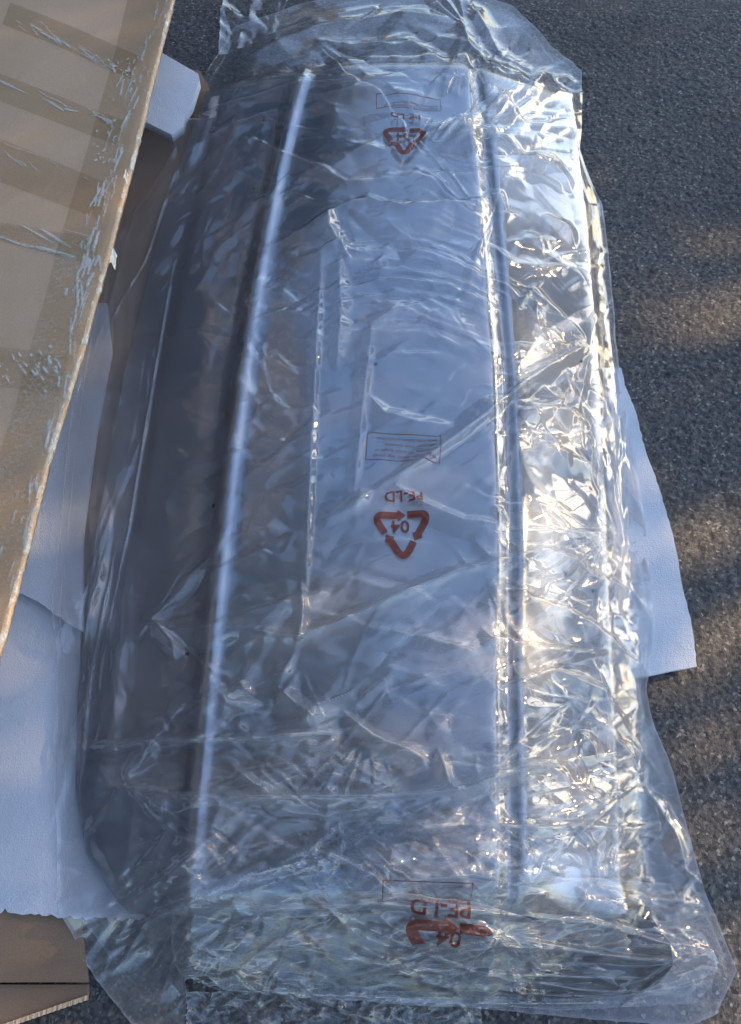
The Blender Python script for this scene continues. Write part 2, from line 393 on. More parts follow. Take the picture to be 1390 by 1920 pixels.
# sun patches seen in the photograph: (px, py, rx, ry, rot degrees)
LIT_LOW = [(1300, 590, 190, 50, -22), (1190, 640, 60, 40, -20), (1330, 1010, 110, 55, -25), (1360, 1180, 90, 60, -25), (1250, 860, 50, 24, -25),
       (1330, 1390, 110, 50, -20), (1190, 725, 30, 30, 0), (1235, 930, 60, 20, -25), (1255, 1120, 60, 22, -20), (1245, 1205, 60, 16, -15), (1300, 1560, 60, 70, 0), (1200, 1790, 150, 50, -5)]
LIT_HIGH = [(1040, 600, 80, 60, -10), (1095, 900, 40, 40, -20), (1050, 1060, 120, 40, -15), (960, 1200, 170, 36, -15),
       (780, 1430, 150, 40, -10), (1030, 1450, 150, 40, -10), (760, 1580, 90, 40, 0), (1120, 1640, 170, 40, -10), (900, 1760, 200, 35, -5), (880, 640, 50, 40, 0)]
def lit(px, py, LST):
    b = 9.0; g_ = 1.12 if LST is LIT_LOW else 1.0
    for cx, cy, rx, ry, ro in LST:
        c, s_ = math.cos(R(ro)), math.sin(R(ro)); dx, dy = px - cx, py - cy
        u = (dx * c + dy * s_) / rx / g_; v = (-dx * s_ + dy * c) / ry / g_
        b = min(b, u * u + v * v)
    return b
def tree():
    sx, sy, sz = SUNV
    base = Vector((sx, sy, 0)).normalized() * 8.5 + Vector((0.5, 1.0, 0))
    t = empty('broadleaf_tree', base, 'broadleaf tree with an open crown beyond the right of the yard', 'tree')
    mb = m_plain('bark', (.12, .09, .065), 0.9); ml = m_plain('leaf_green', (.06, .09, .03), 0.6, nscale=3, var=.35)
    verts = []; faces = []; rn = random.Random(5)
    def tube(p0, p1, r0, r1, n=9):
        ax = (p1 - p0).normalized(); a = ax.orthogonal().normalized(); b = ax.cross(a); i0 = len(verts)
        for p, r in ((p0, r0), (p1, r1)):
            for k in range(n):
                w = 2 * math.pi * k / n; verts.append(tuple(p + (a * math.cos(w) + b * math.sin(w)) * r))
        for k in range(n): faces.append((i0 + k, i0 + (k + 1) % n, i0 + n + (k + 1) % n, i0 + n + k))
    # crown centre sits on the sun ray through the yard
    cc = Vector((0.3, 0.9, 0.1)) + SUNV * (base.length / math.cos(SUN_EL))
    trunk_top = Vector((base.x, base.y, 1.9)); tube(Vector((base.x, base.y, 0)), trunk_top, .26, .19)
    leaf_v = []; leaf_f = []
    ctr = []
    side = Vector((sy, -sx, 0)).normalized(); up = SUNV.cross(side).normalized()
    if up.z < 0: up = -up
    def sunny(c, lim):
        g = c - SUNV * ((c.z - 0.16) / SUNV.z)
        if g.y > -0.5 and lit(*pix(g.x, g.y, 0.16), LIT_HIGH) < lim: return True
        g = c - SUNV * (c.z / SUNV.z)
        return g.y > -0.5 and lit(*pix(g.x, g.y, 0.0), LIT_LOW) < lim
    for i in range(80000):
        a = rn.uniform(-3.4, 3.4); b = rn.uniform(-1.9, 3.6); d = rn.uniform(-1.3, 1.3)
        if (a / 3.4) ** 2 + ((b - .8) / 2.8) ** 2 > 1 + 0.25 * math.sin(a * 5) * math.cos(b * 4): continue
        if len(ctr) > 26000: break
        c = cc + side * a + up * b + SUNV * d
        # sun gap: leave the crown open where the yard is in sun
        if sunny(c, 1.0) and rn.random() < .99: continue
        ctr.append(c)
    for c in ctr:
        s_ = rn.uniform(.045, .085); n = Vector((rn.gauss(0, 1), rn.gauss(0, 1), rn.gauss(0, 1))).normalized()
        u = n.orthogonal().normalized() * s_; v = n.cross(u).normalized() * s_ * .6; i0 = len(leaf_v)
        for p in (c - u, c + v, c + u, c - v): leaf_v.append(tuple(p))
        leaf_f.append((i0, i0 + 1, i0 + 2, i0 + 3))
    for k in range(16):
        tip = cc + side * rn.uniform(-2, 2) + up * rn.uniform(-1.2, 1.7) + SUNV * rn.uniform(-.8, .8)
        if sunny(tip, 1.5): continue
        mid = trunk_top.lerp(tip, .5) + Vector((0, 0, .3)); tube(trunk_top, mid, .08, .04, 6); tube(mid, tip, .04, .01, 6)
    me = bpy.data.meshes.new('trunk'); me.from_pydata(verts, [], faces); adopt(link('trunk', me, mb), t)
    me = bpy.data.meshes.new('crown'); me.from_pydata(leaf_v, [], leaf_f); adopt(link('crown', me, ml), t)
    return t
TREE = tree()
for (x, y, rz, sc), lab in zip([(6.6, 6.9, 300, 1.0), (4.2, 9.4, 200, 1.1), (9.2, -2.5, 60, 1.1), (5.5, -7.5, 130, 1.0)],
    ['broadleaf tree between the far corner and the sunny gap', 'broadleaf tree at the far right corner of the yard', 'broadleaf tree to the right behind the photographer', 'broadleaf tree behind the photographer on the right']):
    r = TREE.copy(); COL.objects.link(r); r.location = (x, y, 0); r.rotation_euler = (0, 0, R(rz)); r.scale = (sc, sc, sc); r['label'] = lab; r['group'] = 'broadleaf trees round the yard'  # copies added out of view to darken the reflections
    for ch in [c for c in COL.objects if c.parent == TREE]:
        c = ch.copy(); COL.objects.link(c); c.parent = r
TREE['group'] = 'broadleaf trees round the yard'

# ------------------------------------------------------------------ open box lying under everything (left)
box_t = empty('open_cardboard_box', tuple(at(60, 1780, 0.0)), 'brown opened cardboard box lying flat under the foam, its corrugated end showing at bottom left', 'cardboard box')
def opened_box():
    out = poly([(375, 132), (395, 170), (420, 500), (420, 1000), (350, 1500), (260, 1690), (150, 1700), (158, 1780), (166, 1842), (-120, 1842), (-160, 1500), (-60, 300), (150, 150), (300, 120)], 0.032)
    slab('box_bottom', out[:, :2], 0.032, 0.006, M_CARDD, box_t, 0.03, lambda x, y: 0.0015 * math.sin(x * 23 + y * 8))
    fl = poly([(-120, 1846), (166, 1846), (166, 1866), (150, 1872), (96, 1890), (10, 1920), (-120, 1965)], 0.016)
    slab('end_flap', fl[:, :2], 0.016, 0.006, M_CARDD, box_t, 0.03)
    # corrugated cut edge of the flap: a zigzag fluting between two liners
    a, b = at(166, 1868, 0.018), at(-20, 1932, 0.018); n = 120; rows = []
    for k in range(n):
        p = a + (b - a) * k / (n - 1); w = 0.0022 * math.sin(k * 1.9) * (0.6 + 0.4 * math.sin(k * .37))
        d = np.array([0.0012 * math.sin(k * .9), -0.0035, 0])
        rows.append([p + d + (0, 0.006, w * .3 + .001), p + d * 1.5 + (0, 0, w - .002), p + d * 1.5 + (0, 0.0005, w - .006)])
    adopt(link('corrugated_edge', grid_mesh('corrugated_edge', np.array(rows), smooth=False), M_CARD), box_t)
    # creases of the bottom sheet
    for k, (x0, y0, x1, y1) in enumerate([(300, 265, 255, 302)]):
        P = resample(np.array([at(x0, y0, .0335), at((x0 + x1) / 2 + 4, (y0 + y1) / 2, .0345), at(x1, y1, .0335)]), 14); rr = []
        for p in P: rr.append([p + (-.006, 0, -.001), p + (0, 0, .0003), p + (.006, 0, -.001)])
        adopt(link('crease', grid_mesh('crease', np.array(rr)), M_CARDD), box_t)
opened_box()

# ------------------------------------------------------------------ foam
def wav(ax, ay, amp, s):
    return lambda x, y: float(amp * (math.sin(x * ax + s) * math.cos(y * ay + s * 2) + .5 * math.sin(x * ax * 2.3 + y * ay * 1.7 + s)))
# lower left sheet, torn along its bottom
bot = ragged([(at(-60, 1707, .045)[:2]), (at(40, 1712, .045)[:2]), (at(130, 1722, .045)[:2]), (at(275, 1722, .045)[:2])], 46, 0.0025, 3)
o = np.vstack([bot, poly([(168, 1600), (150, 1500), (152, 1060), (-160, 960)], .045)[:, :2], poly([(-260, 1300)], .045)[:, :2]])
f1 = slab('foam_sheet', o, 0.046, 0.010, M_FOAM, None, 0.02, wav(9, 7, .003, 1))
tag(f1, 'shaded white foam sheet with a torn bottom edge lying on brown cardboard at lower left', 'foam sheet', 'white packing foam')
o = np.vstack([ragged([at(-80, 1085, .085)[:2], at(20, 1103, .085)[:2], at(62, 1120, .085)[:2], at(118, 1162, .085)[:2], at(150, 1180, .085)[:2]], 30, 0.0008, 9), poly([(150, 1000), (176, 800), (206, 650), (196, 560), (60, 560), (-100, 800)], .085)[:, :2]])
f2 = slab('foam_sheet', o, 0.068, 0.010, M_FOAM, None, 0.02, wav(8, 5, .004, 2))
tag(f2, 'white foam sheet between the cardboard lid and the wrapped panel, overlapping the lower one', 'foam sheet', 'white packing foam')
o = np.vstack([poly([(1165, 690), (1172, 722), (1186, 762), (1230, 900), (1250, 962), (1264, 1020), (1280, 1092), (1294, 1160), (1306, 1250), (1260, 1258), (1214, 1268), (1000, 1290), (980, 690)], .022)[:, :2]])
o = np.vstack([ragged(o[:9], 60, .0006, 4), o[9:]])
f3 = slab('foam_sheet', o, 0.024, 0.012, M_FOAM, None, 0.012, lambda x, y: 0.0028 * math.sin(y * 38 + x * 6) + .003 * math.sin(y * 21))
tag(f3, 'bright rippled white foam sheet sticking out to the right onto sunlit asphalt', 'foam sheet', 'white packing foam')
o = np.vstack([poly([(270, 80), (297, 95), (372, 138), (374, 150), (360, 195), (346, 218), (342, 236), (322, 252), (268, 226), (230, 170)], .11)[:, :2]])
f4 = slab('foam_block', o, 0.11, 0.022, M_FOAM, None, 0.012, wav(12, 9, .0012, 4))
tag(f4, 'thick white foam block sticking out from under the cardboard lid near the top', 'foam block', 'white packing foam')

# ------------------------------------------------------------------ the long dark panel
def gcurve(pts, z):
    P = poly(pts, z); Y = P[:, 1]; o = np.argsort(Y); return Y[o], P[o, 0], P[o, 2]
E1 = [(597, 40), (585, 90), (548, 215), (520, 330), (488, 500), (465, 640), (430, 900), (400, 1180), (385, 1340), (370, 1500), (352, 1700)]
E2 = [(888, 100), (895, 170), (920, 400), (945, 700), (955, 1000), (952, 1300), (955, 1600), (958, 1760)]
def zv(P, a, b): return [(x, y, a if y < 1000 else (a + b) / 2 if y < 1200 else b) for x, y in P]
def sh(P, d): return [(x + d * (0.7 + 0.35 * y / 1500), y) for x, y in P]
GUIDE = [gcurve([(470, 95), (410, 130), (372, 200), (296, 420), (226, 700), (172, 1000), (140, 1300), (136, 1480), (158, 1600), (215, 1690), (290, 1760)], .05),
         gcurve([(478, 95), (420, 130), (398, 200), (345, 430), (286, 700), (234, 1000), (190, 1280), (176, 1480), (192, 1590), (240, 1680), (310, 1750)], .085),
         gcurve([(488, 95), (432, 130), (412, 210), (366, 430), (312, 700), (265, 1000), (224, 1280), (212, 1480), (228, 1580), (272, 1670), (335, 1740)], .105),
         gcurve(zv(sh(E1, -34), .136, .148), 0), gcurve(zv(sh(E1, -12), .157, .168), 0), gcurve(zv(sh(E1, 2), .161, .173), 0), gcurve(zv(sh(E1, 18), .154, .167), 0), gcurve(zv(sh(E1, 34), .154, .167), 0),
         gcurve([(640, 100, .181), (612, 400, .181), (595, 700, .181), (580, 1000, .180), (560, 1300, .173), (545, 1760, .172)], 0), gcurve([(740, 100, .188), (735, 400, .188), (720, 900, .188), (690, 1300, .184), (680, 1760, .182)], 0),
         gcurve(sh(E2, -34), .186), gcurve(sh(E2, -18), .183), gcurve(sh(E2, 0), .160), gcurve(sh(E2, 16), .170), gcurve(sh(E2, 28), .171),
         gcurve([(1000, 120), (1025, 400), (1045, 700), (1055, 1000), (1062, 1300), (1068, 1750)], .117),
         gcurve([(1012, 95), (1046, 135), (1062, 200), (1088, 420), (1110, 680), (1120, 900), (1132, 1200), (1145, 1500), (1150, 1750)], .074),
         gcurve([(1022, 95), (1058, 135), (1074, 200), (1100, 420), (1122, 680), (1133, 900), (1146, 1200), (1160, 1500), (1165, 1750)], .064),
         gcurve([(1030, 95), (1066, 135), (1080, 200), (1108, 420), (1130, 680), (1142, 900), (1156, 1200), (1170, 1500), (1176, 1750)], .05)]
YT = float(at(700, 96, .17)[1]); YB = float(at(700, 1722, .17)[1])
def panel_rows(Y):
    xs = np.stack([np.interp(Y, g[0], g[1]) for g in GUIDE], -1)
    # ends roll down
    e = np.clip(np.minimum((YT - Y), (Y - YB)) / 0.10, 0, 1); roll = np.sqrt(np.clip(1 - (1 - e) ** 2, 0, 1))
    zs = np.stack([np.interp(Y, g[0], g[2]) for g in GUIDE], -1)
    zz = .05 + (zs - .05) * (0.25 + .75 * roll)[:, None]
    return xs, zz
def make_panel():
    t = empty('glossy_dark_panel', (0.05, 0.75, 0.05), 'long dark glossy moulded car panel with two lengthwise creases, wrapped in clear plastic', 'car panel')
    n = 520; Y = np.linspace(YB, YT, n); xs, zs = panel_rows(Y); m_ = 420; V = np.zeros((n, m_, 3))
    u = np.linspace(0, 1, m_)
    gk = np.linspace(0, 1, xs.shape[1])
    # denser where the guides are
    for i in range(n):
        V[i, :, 0] = np.interp(u, gk, xs[i]); V[i, :, 2] = np.interp(u, gk, zs[i]); V[i, :, 1] = Y[i]
    V[:, :, 2] = blur1(V[:, :, 2], 8, 1); V[:, :, 0] = blur1(V[:, :, 0], 8, 1)
    me = grid_mesh('moulded_face', V[:, :, :]); adopt(link('moulded_face', me, M_PANEL), t)
    # turned-down rim all round, so the panel has depth
    rim = np.vstack([V[:, 0], V[-1, :], V[::-1, -1], V[0, ::-1]])
    rr = np.stack([rim, rim + (0, 0, -.018)], 1); adopt(link('rim', grid_mesh('rim', rr), M_PANEL), t)
    fo = poly([(300, 1700), (420, 1700), (700, 1690), (1170, 1700), (1225, 1725), (1258, 1770), (1262, 1810), (1235, 1845), (1180, 1864), (1120, 1872), (900, 1866), (640, 1850), (440, 1838), (380, 1790)], .03)[:, :2]
    slab('end_flange', fo, .034, .008, m_plain('matt_black_plastic', (.014, .015, .02), .55), t, .03, lambda x, y: .004 * math.sin(x * 9))  # near-black lip: shade of the gap under the bag put into its colour
    # clip holes along both long edges
    mh = m_plain('hole_black', (.012, .012, .014), .6)
    for px, py in [(492, 205), (475, 335), (455, 640), (398, 942), (345, 1222), (1105, 640), (1103, 755), (1132, 1085), (1160, 1235), (707, 695)]:
        p = at(px, py, .165); r = int(np.clip(np.searchsorted(Y, p[1]), 0, n - 1)); c = int(np.argmin(abs(V[r, :, 0] - p[0]))); q = V[r, c]
        bm = bmesh.new(); bmesh.ops.create_cone(bm, segments=12, radius1=.0042, radius2=.0036, depth=.0022, cap_ends=True)
        me = bpy.data.meshes.new('clip_hole'); bm.to_mesh(me); bm.free(); h = link('clip_hole', me, mh); h.location = tuple(q + (0, 0, .0008)); adopt(h, t)
    return V
PV = make_panel()

# ------------------------------------------------------------------ drape height of the film over panel and foam
GX0, GX1, GY0, GY1, GS = -1.0, 1.3, -0.6, 2.5, 0.006
gxs = np.arange(GX0, GX1, GS); gys = np.arange(GY0, GY1, GS)
H = np.full((len(gys), len(gxs)), 0.022)
xs, zs = panel_rows(gys)
for j, y in enumerate(gys):
    if YB <= y <= YT:
        z = np.interp(gxs, xs[j], zs[j], left=0, right=0); H[j] = np.maximum(H[j], z)
HX, HY = np.meshgrid(gxs, gys)
hp = pix(HX, HY, .05)
H = np.where((hp[0] < 420) & (hp[1] > 250) & (hp[1] < 1180), np.maximum(H, .095), H)
H = np.where((hp[0] < 420) & (hp[1] >= 1150) & (hp[1] < 1725), np.maximum(H, .052), H)
HP = H.copy()
for k in range(34):       # film spans concavities: slope-limited upper envelope
    d = .75 * GS
    for ax in (0, 1):
        for s_ in (-1, 1): H = np.maximum(H, np.roll(H, s_, ax) - d)
H = np.maximum(blur(H, 2), HP + .001); H = blur(H, 1)
def drape(X, Y): return bilin(H, (X - GX0) / GS, (Y - GY0) / GS)

# ------------------------------------------------------------------ wrinkle rasters, drawn on the film's own plane
RS = 0.5; RO = 160                      # raster cells per photo pixel, margin in pixels
RW, RH = int((1390 + 2 * RO) * RS), int((1920 + 2 * RO) * RS)
class Wr:
    def __init__(s): s.h = np.zeros((RH, RW)); s.c = np.zeros((RH, RW))
    def ridge(s, pts, h, w, w2=None, crest=0.0, taper=True, cw=1.6, add=True):
        """tent-shaped fold along a polyline; h metres, w / w2 widths in photo px on either side"""
        P = (np.array(pts, float) + RO) * RS; w2 = w if w2 is None else w2; w = w * RS; w2 = w2 * RS
        x0, y0 = P.min(0) - max(w, w2) - 2; x1, y1 = P.max(0) + max(w, w2) + 2
        x0, y0 = int(max(0, x0)), int(max(0, y0)); x1, y1 = int(min(RW, x1 + 1)), int(min(RH, y1 + 1))
        if x1 - x0 < 2 or y1 - y0 < 2: return
        X, Y = np.meshgrid(np.arange(x0, x1), np.arange(y0, y1)); best = np.full(X.shape, 1e9); sg = np.ones(X.shape); tt = np.zeros(X.shape)
        L = np.r_[0, np.cumsum(np.linalg.norm(np.diff(P, axis=0), axis=1))]
        for i in range(len(P) - 1):
            a = P[i]; d = P[i + 1] - a; l2 = d @ d + 1e-9
            t = np.clip(((X - a[0]) * d[0] + (Y - a[1]) * d[1]) / l2, 0, 1)
            dx = X - a[0] - t * d[0]; dy = Y - a[1] - t * d[1]; dd = np.hypot(dx, dy); m_ = dd < best
            best = np.where(m_, dd, best); sg = np.where(m_, np.sign(d[0] * dy - d[1] * dx), sg); tt = np.where(m_, (L[i] + t * math.sqrt(l2)) / (L[-1] + 1e-9), tt)
        ww = np.where(sg > 0, w, w2)
        tp = np.clip(np.sin(np.pi * np.clip(tt, 0.0, 1.0)) * 1.5, 0, 1) if taper else 1.0
        ww = ww * (0.35 + 0.65 * tp)
        k = np.clip(1 - best / ww, 0, 1)
        s.h[y0:y1, x0:x1] += h * k ** 1.35 * tp
        if crest: s.c[y0:y1, x0:x1] = np.maximum(s.c[y0:y1, x0:x1], crest * np.exp(-(best / (cw * RS)) ** 2) * tp)
    def region(s, rng, cx, cy, rx, ry, n, ang, spread, ln, wd, hr, bend=0.2, crest=0.0):
        for _ in range(n):
            r = math.sqrt(rng.random()); a = rng.random() * 2 * math.pi
            x = cx + rx * r * math.cos(a); y = cy + ry * r * math.sin(a)
            th = R((ang(x, y) if callable(ang) else ang) + rng.normal(0, spread)); l = rng.uniform(*ln) * .68
            pts = []; b = rng.normal(0, bend); kx, ky = math.cos(th), math.sin(th)
            for q in np.linspace(-1, 1, 5):
                o = b * (1 - q * q) * l + rng.normal(0, .03) * l
                pts.append((x + kx * q * l - ky * o, y + ky * q * l + kx * o))
            w = rng.uniform(*wd) * 1.5
            s.ridge(pts, rng.uniform(*hr) * (1 if rng.random() < .72 else -.7), w, w * rng.uniform(.25, 1.3), crest * rng.random())
RXX, RYY = np.meshgrid(np.arange(RW) / RS - RO, np.arange(RH) / RS - RO)
def crumple(cx, cy, hx, hy, ang, du, dv, amp, seed, feather=.25):
    """flat triangular facets with sharp edges: random heights on a jittered lattice turned by ang, cells du x dv px"""
    r = np.random.default_rng(seed); c, s_ = math.cos(R(ang)), math.sin(R(ang)); ext = math.hypot(hx, hy) + du
    nu, nv = int(2 * ext / du) + 2, int(2 * ext / dv) + 2; out = np.zeros((RH, RW))
    U = (np.arange(nu)[None, :] - nu / 2 + r.uniform(-.42, .42, (nv, nu))) * du; V = (np.arange(nv)[:, None] - nv / 2 + r.uniform(-.42, .42, (nv, nu))) * dv
    X = (cx + U * c - V * s_ + RO) * RS; Y = (cy + U * s_ + V * c + RO) * RS; Z = r.uniform(-1, 1, (nv, nu)) * amp
    bx0, bx1, by0, by1 = (cx - hx + RO) * RS, (cx + hx + RO) * RS, (cy - hy + RO) * RS, (cy + hy + RO) * RS
    for j in range(nv - 1):
        for i in range(nu - 1):
            q = [(j, i), (j, i + 1), (j + 1, i + 1), (j + 1, i)]
            if max(X[a] for a in q) < bx0 or min(X[a] for a in q) > bx1 or max(Y[a] for a in q) < by0 or min(Y[a] for a in q) > by1: continue
            k = r.random() < .5
            for t in (((q[0], q[1], q[2]), (q[0], q[2], q[3])) if k else ((q[0], q[1], q[3]), (q[1], q[2], q[3]))):
                x = [X[a] for a in t]; y = [Y[a] for a in t]; z = [Z[a] for a in t]
                x0, x1, y0, y1 = max(0, int(min(x))), min(RW, int(max(x)) + 2), max(0, int(min(y))), min(RH, int(max(y)) + 2)
                if x1 <= x0 or y1 <= y0: continue
                gx = np.arange(x0, x1)[None, :]; gy = np.arange(y0, y1)[:, None]
                d = (y[1] - y[2]) * (x[0] - x[2]) + (x[2] - x[1]) * (y[0] - y[2])
                if abs(d) < 1e-6: continue
                a = ((y[1] - y[2]) * (gx - x[2]) + (x[2] - x[1]) * (gy - y[2])) / d; b = ((y[2] - y[0]) * (gx - x[2]) + (x[0] - x[2]) * (gy - y[2])) / d; g = 1 - a - b
                m_ = (a >= -1e-6) & (b >= -1e-6) & (g >= -1e-6); w = out[y0:y1, x0:x1]; w[m_] = (a * z[0] + b * z[1] + g * z[2])[m_]
    e = np.maximum(abs(RXX - cx) / hx, abs(RYY - cy) / hy) if feather >= 0 else 0
    return out * np.clip((1 - e) / abs(feather), 0, 1)
def fanfold(cx, cy, a0, a1, r0, r1, n, amp, seed):
    """creases radiating from a pinched point, angles in degrees (photo sense, y down)"""
    r = np.random.default_rng(seed); X0, X1, Y0, Y1 = [int(v) for v in ((cx - r1 + RO) * RS, (cx + r1 + RO) * RS, (cy - r1 + RO) * RS, (cy + r1 + RO) * RS)]
    X0, Y0 = max(0, X0), max(0, Y0); X1, Y1 = min(RW, X1), min(RH, Y1); dx = RXX[Y0:Y1, X0:X1] - cx; dy = RYY[Y0:Y1, X0:X1] - cy
    rr = np.hypot(dx, dy); th = (np.degrees(np.arctan2(dy, dx)) + 26 * fbm(RXX[Y0:Y1, X0:X1] / 90, RYY[Y0:Y1, X0:X1] / 90, seed, 3) - a0) % 360 / ((a1 - a0) % 360 or 360)
    k = np.sort(np.r_[0, r.random(n), 1]); z = r.uniform(-1, 1, n + 2) * amp; z[0] = z[-1] = 0
    h = np.where(th < 1, np.interp(th, k, z), 0); amp_k = .68; h = h * amp_k; e = np.clip((rr - 6) / (r0 * 2.2), 0, 1) * np.clip((r1 - rr) / (r1 * .75), 0, 1)
    out = np.zeros((RH, RW)); out[Y0:Y1, X0:X1] = h * e; return out
def softmask(cx, cy, rx, ry, k=1.0):
    return np.exp(-(((RXX - cx) / rx) ** 2 + ((RYY - cy) / ry) ** 2) * k)

A = Wr()      # upper film
rg = np.random.default_rng(42)
# folds that can be named in the photograph
FOLDS = [
 ([(455, 255), (500, 282), (560, 305), (650, 345), (700, 338)], .007, 26, 9, .5), ([(650, 345), (780, 338), (930, 330), (1000, 318)], .006, 30, 12, .35),
 ([(455, 258), (470, 280)], .006, 14, 14, .5), ([(420, 90), (470, 110), (600, 60), (740, 35), (860, 45)], .012, 40, 24, .2), ([(370, 190), (480, 165), (600, 162), (720, 158), (860, 148)], .008, 40, 18, .3),
 ([(590, 85), (640, 100), (760, 92), (860, 140)], .010, 34, 16, .4), ([(860, 40), (880, 110), (930, 150), (1000, 160)], .014, 40, 18, .25),
 ([(1075, 145), (980, 180), (900, 225), (800, 292)], .012, 34, 14, .5), ([(1075, 150), (930, 240), (800, 300)], .006, 16, 10, .35), ([(870, 0), (940, 120), (1000, 140)], .010, 34, 20, .3),
 ([(560, 190), (700, 180), (830, 186)], .006, 26, 12, .25), ([(640, 265), (720, 290), (820, 262), (1000, 270)], .007, 28, 14, .2), ([(400, 245), (480, 222), (620, 205)], .004, 20, 12, .15),
 ([(465, 505), (500, 480), (560, 450), (640, 400), (690, 385), (760, 410), (850, 400), (920, 420)], .012, 38, 16, .3), ([(620, 400), (618, 440), (640, 470), (600, 480)], .010, 26, 14, .2),
 ([(520, 470), (560, 500), (640, 480), (700, 485)], .009, 30, 16, .15), ([(720, 390), (790, 400), (860, 395), (935, 370), (960, 410)], .010, 28, 12, .4),
 ([(605, 470), (600, 560), (592, 700), (583, 900), (573, 1150)], .0045, 20, 8, .4), ([(700, 600), (688, 700), (672, 850), (660, 960)], .0035, 18, 10, .25), ([(635, 480), (640, 600), (630, 700)], .006, 18, 16, .1),
 ([(1112, 640), (1040, 690), (960, 745), (880, 810), (790, 872), (700, 922)], .010, 24, 9, .45), ([(1112, 652), (1020, 715), (950, 760)], .007, 16, 9, .35), ([(700, 920), (660, 960), (590, 985)], .006, 24, 12, .2),
 ([(735, 912), (800, 950), (870, 980), (960, 990)], .007, 24, 10, .25), ([(690, 740), (720, 780), (790, 800), (850, 800)], .007, 22, 14, .15),
 ([(430, 1000), (390, 1060), (290, 1168), (325, 1190), (400, 1180), (560, 1130), (680, 1100)], .010, 36, 12, .25), ([(292, 1170), (330, 1210), (328, 1240)], .008, 20, 14, .3), ([(330, 1100), (450, 1060), (570, 1000)], .007, 36, 14, .1),
 ([(565, 1090), (572, 1150), (560, 1215)], .007, 16, 8, .4), ([(400, 1195), (470, 1190), (560, 1200), (700, 1140), (860, 1075), (1000, 1040), (1160, 1010)], .010, 40, 14, .3),
 ([(920, 1005), (1000, 1000), (1080, 1004), (1160, 1002)], .008, 16, 9, .5), ([(925, 950), (950, 990)], .007, 10, 8, .5), ([(1000, 1035), (1080, 1060), (1120, 1090), (1190, 1115)], .011, 22, 14, .4),
 ([(905, 1085), (940, 1110), (1000, 1130), (1060, 1150), (1120, 1190), (1200, 1250)], .013, 26, 10, .55), ([(900, 1175), (920, 1200), (1000, 1218), (1050, 1225), (1130, 1225)], .013, 24, 10, .55),
 ([(905, 1300), (980, 1275), (1035, 1258), (1130, 1300), (1150, 1345)], .011, 26, 12, .5), ([(690, 1180), (800, 1200), (900, 1230)], .006, 30, 14, .15), ([(400, 1280), (430, 1320), (520, 1325), (560, 1260)], .009, 24, 12, .3),
 ([(560, 1215), (520, 1290), (590, 1350), (640, 1330)], .010, 26, 14, .25), ([(640, 1335), (700, 1380), (790, 1420), (800, 1440)], .014, 26, 12, .6), ([(120, 1400), (230, 1395), (350, 1388), (520, 1384), (690, 1370)], .007, 14, 10, .5),
 ([(230, 1468), (270, 1470), (360, 1495), (520, 1497), (700, 1495), (860, 1480), (940, 1448), (1050, 1425), (1130, 1420)], .013, 30, 12, .5), ([(232, 1465), (260, 1420), (300, 1395)], .009, 26, 18, .3), ([(232, 1470), (290, 1510), (330, 1525)], .009, 22, 16, .3),
 ([(430, 1430), (480, 1470), (525, 1492)], .008, 16, 8, .4), ([(560, 1400), (600, 1400), (640, 1380)], .008, 14, 8, .4), ([(700, 1560), (860, 1545), (1000, 1550), (1180, 1552)], .008, 26, 12, .4),
 ([(210, 1760), (330, 1700), (480, 1640), (600, 1580), (640, 1540)], .008, 26, 12, .4), ([(220, 1820), (300, 1700), (420, 1660), (520, 1600)], .006, 22, 10, .3), ([(250, 1740), (420, 1670), (560, 1640)], .006, 18, 10, .3),
 ([(860, 1485), (920, 1460), (1000, 1440), (1070, 1430)], .009, 22, 10, .4), ([(820, 1400), (840, 1470), (875, 1500)], .009, 16, 10, .5), ([(1080, 1370), (1110, 1400), (1120, 1440)], .010, 18, 12, .5), ([(1150, 1385), (1180, 1420), (1130, 1440)], .010, 18, 12, .5),
 ([(1200, 1470), (1260, 1560), (1290, 1640)], .008, 22, 16, .3), ([(1060, 1700), (1130, 1640), (1210, 1600)], .010, 24, 12, .35), ([(1100, 1660), (1200, 1680), (1320, 1700)], .010, 24, 14, .3),
 ([(960, 590), (1000, 545), (1050, 600), (1100, 640)], .010, 20, 10, .3), ([(1000, 560), (1010, 620), (1060, 640)], .009, 16, 12, .3), ([(965, 780), (1040, 770), (1110, 800)], .009, 22, 12, .25), ([(970, 850), (1040, 860), (1105, 880), (1110, 820)], .010, 22, 12, .4),
 ([(970, 300), (1030, 310), (1060, 340), (1080, 370)], .008, 20, 12, .3), ([(900, 190), (960, 210), (1040, 150)], .010, 26, 14, .25), ([(1000, 400), (1060, 430), (1080, 470)], .008, 18, 12, .3),
 ([(640, 1680), (760, 1650), (880, 1640), (1000, 1660)], .010, 30, 16, .3), ([(500, 1610), (620, 1600), (700, 1640), (760, 1700)], .010, 26, 12, .3), ([(345, 1640), (400, 1560), (420, 1500)], .006, 26, 18, .1),
]
for pts, h, w, w2, cr in FOLDS: A.ridge(pts, h * 2.0, w * 1.5, w2 * 1.5, cr * .75)
